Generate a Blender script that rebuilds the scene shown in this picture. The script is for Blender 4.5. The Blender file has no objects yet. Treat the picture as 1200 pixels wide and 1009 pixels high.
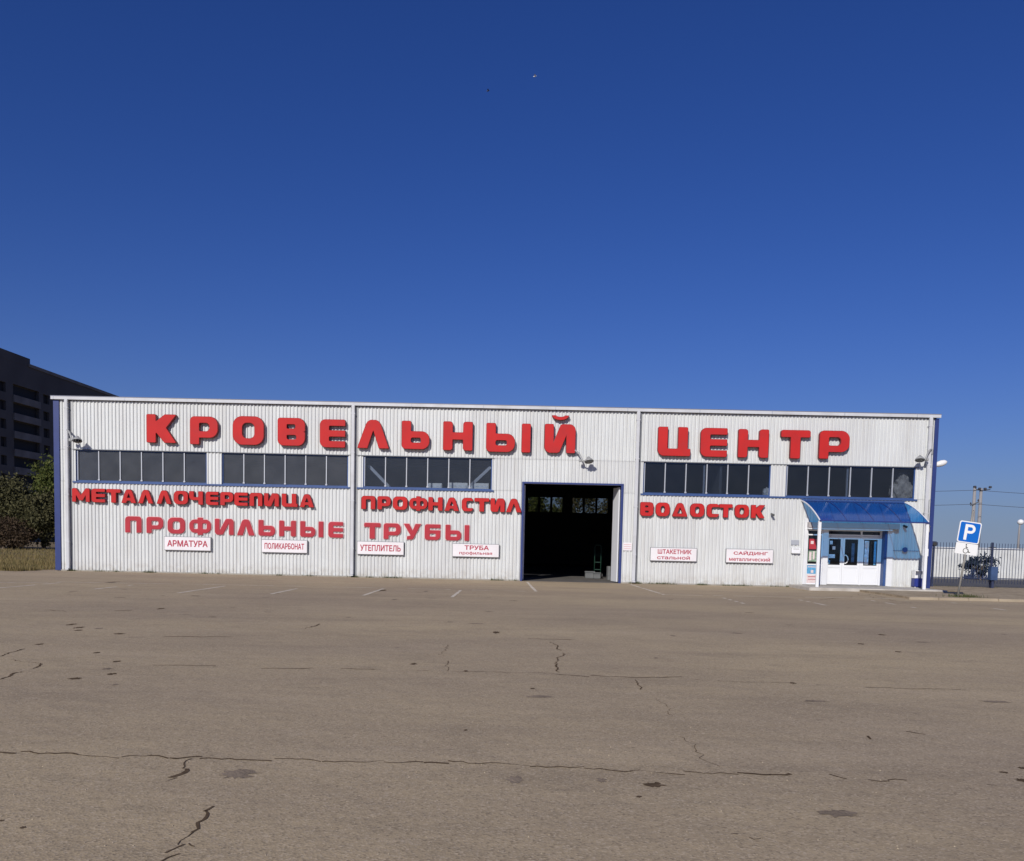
import bpy, bmesh, math, random
import numpy as np
from mathutils import Vector, Matrix
random.seed(7)
RNG = np.random.default_rng(11)
S = bpy.context.scene
COL = S.collection
R = math.radians

# ------------------------------------------------------------------ camera
cd = bpy.data.cameras.new('camera')
cam = bpy.data.objects.new('camera', cd)
COL.objects.link(cam)
cam.matrix_world = Matrix.Translation((0, -37.93, 1.62)) @ Matrix.Rotation(0.00817, 4, 'Z') @ Matrix.Rotation(math.pi/2-0.0710, 4, 'X') @ Matrix.Rotation(0.0223, 4, 'Z')
cd.sensor_width = 36
cd.lens = 31.5
cd.shift_y = 0.1715
cd.clip_start = 0.1
cd.clip_end = 5000
S.camera = cam

# ------------------------------------------------------------------ sky, sun, exposure
SUN = Vector((-0.36, -1.0, 0.60)).normalized()        # towards the sun: behind the camera, a little to the left
ELEV = math.asin(SUN.z)
w = bpy.data.worlds.new('World'); S.world = w
w.use_nodes = True
nt = w.node_tree
sky = nt.nodes.new('ShaderNodeTexSky')
sky.sky_type = 'NISHITA'
sky.sun_disc = False
sky.sun_elevation = ELEV
sky.sun_rotation = math.atan2(SUN.x, SUN.y)
sky.altitude = 0
sky.air_density = 1.0
sky.dust_density = 0.45
sky.ozone_density = 3.5
bg = nt.nodes['Background']
bg.inputs['Strength'].default_value = 0.078
hs = nt.nodes.new('ShaderNodeHueSaturation')
hs.inputs['Saturation'].default_value = 1.12
nt.links.new(sky.outputs[0], hs.inputs['Color'])
tn = nt.nodes.new('ShaderNodeVectorMath'); tn.operation = 'MULTIPLY'      # deep autumn blue of the clear sky
tn.inputs[1].default_value = (0.30, 0.435, 0.88)
nt.links.new(hs.outputs[0], tn.inputs[0])
# the pale band of air that lies along the whole horizon
tcw = nt.nodes.new('ShaderNodeTexCoord'); sx = nt.nodes.new('ShaderNodeSeparateXYZ'); nt.links.new(tcw.outputs['Generated'], sx.inputs[0])
ab = nt.nodes.new('ShaderNodeMath'); ab.operation = 'ABSOLUTE'; nt.links.new(sx.outputs[2], ab.inputs[0])
dv = nt.nodes.new('ShaderNodeMath'); dv.operation = 'MULTIPLY'; dv.inputs[1].default_value = -13.0; nt.links.new(ab.outputs[0], dv.inputs[0])
ex = nt.nodes.new('ShaderNodeMath'); ex.operation = 'EXPONENT'; nt.links.new(dv.outputs[0], ex.inputs[0])
hm = nt.nodes.new('ShaderNodeMix'); hm.data_type = 'RGBA'; nt.links.new(ex.outputs[0], hm.inputs['Factor']); nt.links.new(tn.outputs[0], hm.inputs['A'])
hm.inputs['B'].default_value = (0.225/0.078, 0.29/0.078, 0.405/0.078, 1)
nt.links.new(hm.outputs['Result'], bg.inputs['Color'])
sl = bpy.data.lights.new('sun', 'SUN'); sl.energy = 3.9; sl.angle = R(0.53); sl.color = (1.0, 0.95, 0.88)
so = bpy.data.objects.new('sun', sl); COL.objects.link(so)
so.rotation_euler = SUN.to_track_quat('Z', 'Y').to_euler()
S.view_settings.view_transform = 'Standard'
S.view_settings.look = 'None'
S.view_settings.exposure = 0.0
S.view_settings.gamma = 1
S.view_settings.use_curve_mapping = False
S.cycles.max_bounces = 8
S.cycles.transparent_max_bounces = 12

# ------------------------------------------------------------------ materials
def mat(name, col, rough=0.6, metal=0.0, var=0.0, vscale=3.0, bump=0.0, bscale=40.0, dirt=None, dscale=1.0, damt=0.4, stretch=None, spec=0.5):
    m = bpy.data.materials.new(name); m.use_nodes = True
    t = m.node_tree; b = t.nodes['Principled BSDF']
    b.inputs['Base Color'].default_value = (*col, 1)
    b.inputs['Roughness'].default_value = rough
    b.inputs['Metallic'].default_value = metal
    b.inputs['Specular IOR Level'].default_value = spec
    tc = t.nodes.new('ShaderNodeTexCoord')
    vec = tc.outputs['Object']
    if stretch:
        mp = t.nodes.new('ShaderNodeMapping'); mp.inputs['Scale'].default_value = stretch
        t.links.new(vec, mp.inputs[0]); vec = mp.outputs[0]
    cur = None
    if var:
        n = t.nodes.new('ShaderNodeTexNoise'); n.inputs['Scale'].default_value = vscale; n.inputs['Detail'].default_value = 5
        t.links.new(vec, n.inputs[0])
        r = t.nodes.new('ShaderNodeMapRange'); r.inputs[1].default_value = 0.3; r.inputs[2].default_value = 0.7
        r.inputs[3].default_value = 1-var; r.inputs[4].default_value = 1+var
        t.links.new(n.outputs[0], r.inputs[0])
        mx = t.nodes.new('ShaderNodeVectorMath'); mx.operation = 'SCALE'
        mx.inputs[0].default_value = col
        t.links.new(r.outputs[0], mx.inputs['Scale']); cur = mx.outputs[0]
    if dirt:
        n = t.nodes.new('ShaderNodeTexNoise'); n.inputs['Scale'].default_value = dscale; n.inputs['Detail'].default_value = 6
        t.links.new(vec, n.inputs[0])
        r = t.nodes.new('ShaderNodeMapRange'); r.inputs[1].default_value = 0.45; r.inputs[2].default_value = 0.75
        r.inputs[3].default_value = 0; r.inputs[4].default_value = damt
        t.links.new(n.outputs[0], r.inputs[0])
        mx = t.nodes.new('ShaderNodeMix'); mx.data_type = 'RGBA'
        if cur: t.links.new(cur, mx.inputs['A'])
        else: mx.inputs['A'].default_value = (*col, 1)
        mx.inputs['B'].default_value = (*dirt, 1)
        t.links.new(r.outputs[0], mx.inputs['Factor']); cur = mx.outputs['Result']
    if cur: t.links.new(cur, b.inputs['Base Color'])
    if bump:
        n = t.nodes.new('ShaderNodeTexNoise'); n.inputs['Scale'].default_value = bscale; n.inputs['Detail'].default_value = 4
        t.links.new(vec, n.inputs[0])
        bp = t.nodes.new('ShaderNodeBump'); bp.inputs['Strength'].default_value = bump; bp.inputs['Distance'].default_value = 0.02
        t.links.new(n.outputs[0], bp.inputs['Height']); t.links.new(bp.outputs[0], b.inputs['Normal'])
    return m

def asphalt_mat(name, base, light, dark, tint=1.0):
    m = bpy.data.materials.new(name); m.use_nodes = True
    t = m.node_tree; b = t.nodes['Principled BSDF']; L = t.links
    b.inputs['Roughness'].default_value = 0.88
    b.inputs['Specular IOR Level'].default_value = 0.25
    tc = t.nodes.new('ShaderNodeTexCoord'); v = tc.outputs['Object']
    def noise(s, d=4, st=None, rough=0.5):
        n = t.nodes.new('ShaderNodeTexNoise'); n.inputs['Scale'].default_value = s; n.inputs['Detail'].default_value = d
        n.inputs['Roughness'].default_value = rough
        if st:
            mp = t.nodes.new('ShaderNodeMapping'); mp.inputs['Scale'].default_value = st; L.new(v, mp.inputs[0]); L.new(mp.outputs[0], n.inputs[0])
        else: L.new(v, n.inputs[0])
        return n.outputs[0]
    def rng(x, a, c, lo, hi):
        r = t.nodes.new('ShaderNodeMapRange'); r.inputs[1].default_value = a; r.inputs[2].default_value = c
        r.inputs[3].default_value = lo; r.inputs[4].default_value = hi; L.new(x, r.inputs[0]); return r.outputs[0]
    def mix(f, a, c):
        x = t.nodes.new('ShaderNodeMix'); x.data_type = 'RGBA'; L.new(f, x.inputs['Factor'])
        for k, q in (('A', a), ('B', c)):
            if isinstance(q, tuple): x.inputs[k].default_value = (*q, 1)
            else: L.new(q, x.inputs[k])
        return x.outputs['Result']
    c = mix(rng(noise(0.13, 6, (0.7, 1.2, 1), 0.62), 0.36, 0.64, 0, 1), (base[0]*.86, base[1]*.85, base[2]*.86), (base[0]*1.19, base[1]*1.18, base[2]*1.08))
    c = mix(rng(noise(0.55, 6, (0.45, 1.3, 1), 0.65), 0.50, 0.76, 0, 0.55), c, dark)
    c = mix(rng(noise(1.9, 6, (0.6, 1, 1), 0.7), 0.53, 0.72, 0, 0.42), c, tuple(q*0.62 for q in base))
    c = mix(rng(noise(2.3, 5, (0.8, 1, 1), 0.7), 0.60, 0.75, 0, 0.35), c, light)
    c = mix(rng(noise(22, 3), 0.42, 0.7, 0, 0.30), c, dark)
    vo = t.nodes.new('ShaderNodeTexVoronoi'); vo.inputs['Scale'].default_value = 70; L.new(v, vo.inputs['Vector'])
    cell = t.nodes.new('ShaderNodeSeparateColor'); L.new(vo.outputs['Color'], cell.inputs[0])
    c = mix(rng(noise(0.42, 6, (0.35, 1.5, 1), 0.6), 0.52, 0.70, 0, 0.32), c, tuple(q*1.3 for q in base))
    c = mix(rng(noise(1.1, 5, (0.8, 1.2, 1), 0.7), 0.60, 0.66, 0, 0.22), c, tuple(q*0.6 for q in base))
    c = mix(rng(cell.outputs[0], 0.72, 0.95, 0, 0.48), c, light)
    c = mix(rng(cell.outputs[1], 0.78, 0.97, 0, 0.46), c, tuple(q*0.35 for q in base))
    L.new(c, b.inputs['Base Color'])
    bp = t.nodes.new('ShaderNodeBump'); bp.inputs['Strength'].default_value = 0.32; bp.inputs['Distance'].default_value = 0.006
    L.new(vo.outputs['Distance'], bp.inputs['Height'])
    b2 = t.nodes.new('ShaderNodeBump'); b2.inputs['Strength'].default_value = 0.3; b2.inputs['Distance'].default_value = 0.05
    L.new(noise(3.5, 5), b2.inputs['Height']); L.new(b2.outputs[0], bp.inputs['Normal'])
    L.new(bp.outputs[0], b.inputs['Normal'])
    return m

def glass_mat(name, tint, dust, rough=0.02):
    m = bpy.data.materials.new(name); m.use_nodes = True
    t = m.node_tree; t.nodes.clear(); L = t.links
    out = t.nodes.new('ShaderNodeOutputMaterial')
    tr = t.nodes.new('ShaderNodeBsdfTransparent'); tr.inputs[0].default_value = (*tint, 1)
    gl = t.nodes.new('ShaderNodeBsdfGlossy'); gl.inputs['Roughness'].default_value = rough
    fr = t.nodes.new('ShaderNodeFresnel'); fr.inputs[0].default_value = 1.5
    m1 = t.nodes.new('ShaderNodeMixShader'); L.new(fr.outputs[0], m1.inputs[0]); L.new(tr.outputs[0], m1.inputs[1]); L.new(gl.outputs[0], m1.inputs[2])
    df = t.nodes.new('ShaderNodeBsdfDiffuse'); df.inputs[0].default_value = (0.36, 0.37, 0.40, 1)
    tc = t.nodes.new('ShaderNodeTexCoord'); n = t.nodes.new('ShaderNodeTexNoise'); n.inputs['Scale'].default_value = 1.6; n.inputs['Detail'].default_value = 4
    L.new(tc.outputs['Object'], n.inputs[0])
    r = t.nodes.new('ShaderNodeMapRange'); r.inputs[3].default_value = dust*0.55; r.inputs[4].default_value = dust*1.45; L.new(n.outputs[0], r.inputs[0])
    m2 = t.nodes.new('ShaderNodeMixShader'); L.new(r.outputs[0], m2.inputs[0]); L.new(m1.outputs[0], m2.inputs[1]); L.new(df.outputs[0], m2.inputs[2])
    L.new(m2.outputs[0], out.inputs[0])
    return m

def poly_sheet_mat():
    m = bpy.data.materials.new('blue_polycarbonate'); m.use_nodes = True
    t = m.node_tree; t.nodes.clear(); L = t.links
    out = t.nodes.new('ShaderNodeOutputMaterial')
    tr = t.nodes.new('ShaderNodeBsdfTransparent'); tr.inputs[0].default_value = (0.11, 0.50, 1.0, 1)
    pb = t.nodes.new('ShaderNodeBsdfPrincipled'); pb.inputs['Base Color'].default_value = (0.006, 0.030, 0.20, 1); pb.inputs['Roughness'].default_value = 0.16
    mx = t.nodes.new('ShaderNodeMixShader'); mx.inputs[0].default_value = 0.57
    L.new(tr.outputs[0], mx.inputs[1]); L.new(pb.outputs[0], mx.inputs[2]); L.new(mx.outputs[0], out.inputs[0])
    return m

def leaf_mat(name, c1, c2):
    m = bpy.data.materials.new(name); m.use_nodes = True
    t = m.node_tree; L = t.links; b = t.nodes['Principled BSDF']
    g = t.nodes.new('ShaderNodeNewGeometry')
    mx = t.nodes.new('ShaderNodeMix'); mx.data_type = 'RGBA'
    mx.inputs['A'].default_value = (*c1, 1); mx.inputs['B'].default_value = (*c2, 1)
    L.new(g.outputs['Random Per Island'], mx.inputs['Factor']); L.new(mx.outputs['Result'], b.inputs['Base Color'])
    b.inputs['Roughness'].default_value = 0.7; b.inputs['Specular IOR Level'].default_value = 0.2
    tl = t.nodes.new('ShaderNodeBsdfTranslucent'); L.new(mx.outputs['Result'], tl.inputs[0])
    ms = t.nodes.new('ShaderNodeMixShader'); ms.inputs[0].default_value = 0.3
    L.new(b.outputs[0], ms.inputs[1]); L.new(tl.outputs[0], ms.inputs[2]); L.new(ms.outputs[0], t.nodes['Material Output'].inputs[0])
    return m

def ground_mat(name, a, c, scale=0.5):
    return mat(name, a, 0.95, var=0.25, vscale=scale*6, dirt=c, dscale=scale, damt=0.9, bump=0.4, bscale=8, spec=0.1)

M = dict(
 cladding=mat('white_cladding', (0.635, 0.65, 0.64), 0.42, var=0.035, vscale=1.2, dirt=(0.50, 0.49, 0.47), dscale=0.8, damt=0.30, stretch=(2.2, 1, 0.6)),
 cladding_b=mat('white_cladding_second', (0.60, 0.612, 0.605), 0.46, var=0.035, vscale=1.4, dirt=(0.47, 0.46, 0.44), dscale=0.9, damt=0.32, stretch=(2.4, 1, 0.5)),
 trim=mat('white_trim', (0.72, 0.73, 0.74), 0.4, var=0.03, dirt=(0.45, 0.44, 0.42), dscale=2, damt=0.25),
 liner=mat('interior_liner', (0.10, 0.10, 0.105), 0.8, var=0.1),  # indoor panels are white; this grey puts the hall's shade into the colour
 reveal=mat('reveal_white', (0.70, 0.71, 0.72), 0.6),
 concrete=mat('concrete', (0.34, 0.32, 0.28), 0.9, var=0.12, vscale=4, dirt=(0.2, 0.18, 0.15), dscale=3, damt=0.5, bump=0.3),
 fascia_m=mat('fascia_white', (0.56, 0.57, 0.59), 0.5, var=0.05, dirt=(0.38, 0.37, 0.36), dscale=1.2, damt=0.4),
 cap_m=mat('roof_edge_grey', (0.16, 0.17, 0.23), 0.5),
 stepmat=mat('step_concrete', (0.50, 0.47, 0.42), 0.9, var=0.12, vscale=3, dirt=(0.32, 0.28, 0.23), dscale=2, damt=0.6, bump=0.3),
 kerbmat=mat('kerb_concrete', (0.38, 0.315, 0.225), 0.9, var=0.15, vscale=3, dirt=(0.25, 0.20, 0.15), dscale=1.5, damt=0.7, bump=0.3),
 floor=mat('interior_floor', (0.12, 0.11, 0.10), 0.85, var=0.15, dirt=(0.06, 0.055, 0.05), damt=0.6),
 blue=mat('blue_trim', (0.024, 0.042, 0.165), 0.4, var=0.08),
 blue_dull=mat('blue_sill', (0.03, 0.075, 0.22), 0.5, var=0.1),
 alu=mat('grey_aluminium', (0.42, 0.44, 0.48), 0.45, metal=0.2),
 grey=mat('grey_metal', (0.15, 0.155, 0.155), 0.5, metal=0.4, var=0.1),
 lampgrey=mat('lamp_grey', (0.34, 0.345, 0.34), 0.55, metal=0.2, var=0.15, vscale=10),
 shutter=mat('shutter_grey', (0.40, 0.37, 0.36), 0.5, var=0.05),
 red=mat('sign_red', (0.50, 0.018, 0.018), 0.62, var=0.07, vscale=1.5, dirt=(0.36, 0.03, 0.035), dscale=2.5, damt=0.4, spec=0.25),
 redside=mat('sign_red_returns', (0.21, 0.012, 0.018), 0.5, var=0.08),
 redflat=mat('faded_red', (0.42, 0.030, 0.045), 0.55, var=0.12, vscale=2, dirt=(0.36, 0.035, 0.05), dscale=4, damt=0.4, spec=0.25),
 pinkback=mat('pale_sign_edge', (0.66, 0.42, 0.42), 0.5),
 signtext=mat('sign_lettering', (0.42, 0.035, 0.07), 0.6),
 board=mat('sign_board', (0.78, 0.75, 0.76), 0.45, var=0.03, dirt=(0.6, 0.5, 0.5), damt=0.3),
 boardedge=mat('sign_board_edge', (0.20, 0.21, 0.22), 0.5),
 white=mat('white_pvc', (0.80, 0.81, 0.82), 0.35),
 glass_l=glass_mat('dusty_glass', (0.55, 0.58, 0.62), 0.115),
 glass_m=glass_mat('window_glass', (0.75, 0.78, 0.82), 0.045),
 glass_r=glass_mat('clean_glass', (0.62, 0.66, 0.72), 0.022),
 glass_far=glass_mat('far_glass', (0.68, 0.68, 0.66), 0.14),
 canopy=poly_sheet_mat(),
 asphalt=asphalt_mat('asphalt', (0.385, 0.305, 0.205), (0.56, 0.46, 0.335), (0.225, 0.174, 0.120)),
 asphalt_d=asphalt_mat('dark_asphalt', (0.10, 0.10, 0.11), (0.18, 0.18, 0.18), (0.06, 0.06, 0.07)),
 crack=mat('crack_dirt', (0.11, 0.078, 0.052), 1.0, var=0.3, vscale=9, spec=0.0),
 tar=mat('tar_stain', (0.235, 0.185, 0.135), 0.9, var=0.3, vscale=5, bump=0.5, spec=0.1),
 paint=mat('worn_line_paint', (0.66, 0.60, 0.50), 0.8, var=0.1, vscale=9, dirt=(0.36, 0.29, 0.21), dscale=3.5, damt=0.9, spec=0.1),
 soil=ground_mat('dry_soil', (0.20, 0.155, 0.10), (0.13, 0.11, 0.06)),
 sand=ground_mat('sandy_path', (0.37, 0.30, 0.21), (0.26, 0.21, 0.14), 1.2),
 drygrass=leaf_mat('dry_grass', (0.30, 0.22, 0.10), (0.17, 0.15, 0.06)),
 weed=leaf_mat('weed_leaves', (0.05, 0.08, 0.02), (0.12, 0.12, 0.05)),
 leaf_d=leaf_mat('olive_leaves', (0.062, 0.062, 0.028), (0.13, 0.12, 0.055)),
 leaf_g=leaf_mat('green_leaves', (0.055, 0.080, 0.018), (0.13, 0.14, 0.038)),
 leaf_b=leaf_mat('brown_leaves', (0.060, 0.042, 0.028), (0.11, 0.075, 0.045)),
 leaf_s=leaf_mat('spruce_needles', (0.020, 0.035, 0.055), (0.04, 0.06, 0.085)),
 bark=mat('bark', (0.13, 0.10, 0.075), 0.9, var=0.2, bump=0.5),
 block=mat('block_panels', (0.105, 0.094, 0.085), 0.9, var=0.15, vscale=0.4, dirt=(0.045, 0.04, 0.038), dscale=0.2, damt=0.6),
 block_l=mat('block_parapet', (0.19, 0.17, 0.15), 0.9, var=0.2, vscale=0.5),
 hole=mat('unglazed_opening', (0.018, 0.018, 0.02), 0.9),
 roofing=mat('roof_felt', (0.10, 0.10, 0.105), 0.9, var=0.1),
 farwall=mat('white_sheet_fence', (0.62, 0.63, 0.62), 0.5, var=0.05, dirt=(0.4, 0.38, 0.34), damt=0.3),
 rail=mat('dark_blue_railing', (0.03, 0.04, 0.085), 0.5),
 signblue=mat('sign_blue', (0.005, 0.13, 0.52), 0.3),
 signwhite=mat('sign_white', (0.82, 0.82, 0.80), 0.35),
 black=mat('black_print', (0.03, 0.03, 0.03), 0.6),
 steel=mat('galvanised_steel', (0.34, 0.33, 0.30), 0.55, metal=0.3, var=0.12, vscale=6),
 green=mat('green_paint', (0.010, 0.045, 0.028), 0.5),
 polecon=mat('pole_concrete', (0.27, 0.26, 0.26), 0.9, var=0.08),
 insul=mat('insulator', (0.06, 0.06, 0.07), 0.4),
 lampwhite=mat('lamp_white', (0.8, 0.8, 0.8), 0.3),
 beige=mat('beige_sacking', (0.62, 0.54, 0.44), 0.9, var=0.3, vscale=5, bump=0.8, bscale=6),
 posterred=mat('poster_red', (0.42, 0.03, 0.045), 0.5),
 postergreen=mat('poster_green', (0.22, 0.32, 0.22), 0.5, var=0.5, vscale=14),
 posterblue=mat('poster_blue', (0.10, 0.33, 0.55), 0.5, var=0.35, vscale=9),
 posterpale=mat('poster_pale', (0.70, 0.58, 0.56), 0.5, var=0.12, vscale=14),
 curtain=mat('grey_poster', (0.62, 0.68, 0.76), 0.8, var=0.5, vscale=6),
 binblue=mat('bin_blue', (0.02, 0.035, 0.22), 0.45),
 far_leaf=mat('far_trees', (0.09, 0.095, 0.085), 0.95, var=0.3),
)

for key in ('cladding', 'cladding_b'):
    t = M[key].node_tree; b = t.nodes['Principled BSDF']; L = t.links
    src = b.inputs['Base Color'].links[0].from_socket
    tc = t.nodes.new('ShaderNodeTexCoord'); sp = t.nodes.new('ShaderNodeSeparateXYZ'); L.new(tc.outputs['Object'], sp.inputs[0])
    h = t.nodes.new('ShaderNodeMapRange'); h.inputs[1].default_value = 0.0; h.inputs[2].default_value = 0.55; h.inputs[3].default_value = 1; h.inputs[4].default_value = 0; L.new(sp.outputs[2], h.inputs[0])
    n = t.nodes.new('ShaderNodeTexNoise'); n.inputs['Scale'].default_value = 5; n.inputs['Detail'].default_value = 6; L.new(tc.outputs['Object'], n.inputs[0])
    r = t.nodes.new('ShaderNodeMapRange'); r.inputs[1].default_value = 0.35; r.inputs[2].default_value = 0.75; r.inputs[3].default_value = 0; r.inputs[4].default_value = 1.0; L.new(n.outputs[0], r.inputs[0])
    m_ = t.nodes.new('ShaderNodeMath'); m_.operation = 'MULTIPLY'; L.new(h.outputs[0], m_.inputs[0]); L.new(r.outputs[0], m_.inputs[1])
    mp = t.nodes.new('ShaderNodeMapping'); mp.inputs['Scale'].default_value = (9, 1, 0.35); L.new(tc.outputs['Object'], mp.inputs[0])
    n2 = t.nodes.new('ShaderNodeTexNoise'); n2.inputs['Scale'].default_value = 1.0; n2.inputs['Detail'].default_value = 4; L.new(mp.outputs[0], n2.inputs[0])
    r2 = t.nodes.new('ShaderNodeMapRange'); r2.inputs[1].default_value = 0.52; r2.inputs[2].default_value = 0.75; r2.inputs[3].default_value = 0; r2.inputs[4].default_value = 0.34; L.new(n2.outputs[0], r2.inputs[0])
    mx = t.nodes.new('ShaderNodeMath'); mx.operation = 'MAXIMUM'; L.new(m_.outputs[0], mx.inputs[0]); L.new(r2.outputs[0], mx.inputs[1])
    q = t.nodes.new('ShaderNodeMix'); q.data_type = 'RGBA'; L.new(mx.outputs[0], q.inputs['Factor']); L.new(src, q.inputs['A']); q.inputs['B'].default_value = (0.42, 0.39, 0.34, 1)
    L.new(q.outputs['Result'], b.inputs['Base Color'])

# ------------------------------------------------------------------ mesh building
def origin(o):
    v = Vector((0, 0, 0))
    while o is not None:
        v += o.location; o = o.parent
    return v

class MB:
    def __init__(s): s.v = []; s.f = []; s.mi = []; s.cur = 0
    def add(s, vs, fs):
        b = len(s.v); s.v += [tuple(q) for q in vs]; s.f += [tuple(b+i for i in f) for f in fs]; s.mi += [s.cur]*len(fs); return s
    def box(s, x0, x1, y0, y1, z0, z1):
        vs = [(x0,y0,z0),(x1,y0,z0),(x1,y1,z0),(x0,y1,z0),(x0,y0,z1),(x1,y0,z1),(x1,y1,z1),(x0,y1,z1)]
        return s.add(vs, [(0,3,2,1),(4,5,6,7),(0,1,5,4),(1,2,6,5),(2,3,7,6),(3,0,4,7)])
    def bevbox(s, x0, x1, y0, y1, z0, z1, b=0.02):
        bm = bmesh.new(); bmesh.ops.create_cube(bm, size=1)
        bmesh.ops.scale(bm, vec=(x1-x0, y1-y0, z1-z0), verts=bm.verts)
        bmesh.ops.translate(bm, vec=((x0+x1)/2, (y0+y1)/2, (z0+z1)/2), verts=bm.verts)
        bmesh.ops.bevel(bm, geom=bm.edges[:], offset=b, segments=2, affect='EDGES')
        bm.verts.index_update()
        s.add([v.co for v in bm.verts], [[v.index for v in f.verts] for f in bm.faces]); bm.free(); return s
    def tube(s, pts, r, n=8, cap=True):
        pts = [Vector(p) for p in pts]; rs = r if isinstance(r, (list, tuple)) else [r]*len(pts)
        vs = []; 
        for i, p in enumerate(pts):
            d = (pts[min(i+1, len(pts)-1)]-pts[max(i-1, 0)]).normalized()
            a = d.orthogonal().normalized() if i == 0 else (a - d*a.dot(d)).normalized()
            c = d.cross(a)
            for k in range(n):
                t = 2*math.pi*k/n; vs.append(p + a*math.cos(t)*rs[i] + c*math.sin(t)*rs[i])
        fs = []
        for i in range(len(pts)-1):
            for k in range(n):
                fs.append((i*n+k, i*n+(k+1)%n, (i+1)*n+(k+1)%n, (i+1)*n+k))
        if cap: fs += [tuple(range(n))[::-1], tuple(range((len(pts)-1)*n, len(pts)*n))]
        return s.add(vs, fs)
    def beam(s, p, q, wx, wy=None):
        p = Vector(p); q = Vector(q); wy = wy or wx
        d = (q-p).normalized(); up = Vector((0,1,0)) if abs(d.y) < 0.9 else Vector((0,0,1))
        a = d.cross(up).normalized(); b = d.cross(a)
        vs = [e+a*sx*wx/2+b*sy*wy/2 for e in (p, q) for sx, sy in ((-1,-1),(1,-1),(1,1),(-1,1))]
        return s.add(vs, [(0,1,2,3),(7,6,5,4),(0,4,5,1),(1,5,6,2),(2,6,7,3),(3,7,4,0)])
    def lathe(s, c, axis, prof, n=16):
        c = Vector(c); d = Vector(axis).normalized(); a = d.orthogonal().normalized(); b = d.cross(a)
        vs = [c+d*h+(a*math.cos(2*math.pi*k/n)+b*math.sin(2*math.pi*k/n))*r for h, r in prof for k in range(n)]
        fs = [(i*n+k, i*n+(k+1)%n, (i+1)*n+(k+1)%n, (i+1)*n+k) for i in range(len(prof)-1) for k in range(n)]
        return s.add(vs, fs)
    def prism(s, poly, y0, y1):          # polygon in x,z extruded along y
        n = len(poly)
        vs = [(x, y0, z) for x, z in poly]+[(x, y1, z) for x, z in poly]
        fs = [tuple(range(n)), tuple(range(n, 2*n))[::-1]]+[(i, (i+1)%n+0, (i+1)%n+n, i+n) for i in range(n)]
        return s.add(vs, fs)
    def build(s, name, m, parent=None, smooth=False, loc=None):
        o0 = origin(parent) if parent else Vector(loc or (0, 0, 0))
        me = bpy.data.meshes.new(name)
        me.from_pydata([(x-o0.x, y-o0.y, z-o0.z) for x, y, z in s.v], [], s.f)
        for k in (m if isinstance(m, list) else [m]): me.materials.append(k)
        if isinstance(m, list): me.polygons.foreach_set('material_index', s.mi)
        if smooth: me.polygons.foreach_set('use_smooth', [True]*len(me.polygons))
        me.update()
        o = bpy.data.objects.new(name, me); COL.objects.link(o)
        if parent: o.parent = parent
        elif loc: o.location = loc
        return o

def tag(o, label=None, cat=None, group=None, kind=None):
    if label: o['label'] = label
    if cat: o['category'] = cat
    if group: o['group'] = group
    if kind: o['kind'] = kind
    return o
def thing(name, loc, label, cat, group=None):
    o = bpy.data.objects.new(name, None); COL.objects.link(o); o.location = loc; o.empty_display_size = 0.3
    return tag(o, label, cat, group)
def box(name, x0, x1, y0, y1, z0, z1, m, parent=None): return MB().box(x0, x1, y0, y1, z0, z1).build(name, m, parent)
def copy_tree(o, parent=None):
    c = o.copy(); COL.objects.link(c); c.parent = parent
    for ch in list(o.children): copy_tree(ch, c)
    return c

# ================================================================== SETTING
def flat(name, poly, z, m):
    n = len(poly); mb = MB(); mb.add([(x, y, z) for x, y in poly], [tuple(range(n))])
    return tag(mb.build(name, m), kind='structure')
flat('ground', [(-1500,-400),(1500,-400),(1500,2500),(-1500,2500)], -0.02, M['soil'])
# car park sheet with a slightly ragged far-left edge
edge = [(-20.3, 34)]
for i in range(14):
    edge.append((-20.4+random.uniform(-.12,.12)-i*0.05, 0.35-i*0.02 if i == 0 else 0.3-0.0*i))
edge = [(17.6, 34), (17.6, -0.2), (60, -0.2), (60, -60), (-60, -60), (-60, -2.2)]
x = -58.0
while x < -20.4:
    edge.append((x, -1.3+0.5*math.sin(x*0.7)+random.uniform(-.25,.25))); x += 0.8
edge += [(-20.3, -0.6), (-20.1, 0.2), (-20.0, 34)]
flat('car_park', edge, 0.0, M['asphalt'])
flat('yard_road', [(17.9, 3.2), (140, 3.2), (140, 17.6), (17.9, 17.6)], -0.012, M['asphalt_d'])
# raised pavement on the right with its kerb
mb = MB(); xs = list(np.arange(13.1, 60, 1.0))
mb.box(17.5, 60, -7.55, 3.1, -0.02, 0.07)
mb.box(13.3, 17.5, -7.55, -2.78, -0.02, 0.07)
tag(mb.build('pavement', M['sand']), kind='structure')
kroot = bpy.data.objects.new('kerb', None); COL.objects.link(kroot); kroot.location = (13.2, -7.7, 0); tag(kroot, kind='structure')
for i, x in enumerate(xs):
    MB().bevbox(x+0.006, x+0.994, -7.72+random.uniform(-.012,.012), -7.56, -0.03, 0.085+random.uniform(-.008,.008), 0.015).build('kerb_stone', M['kerbmat'], kroot)
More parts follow.
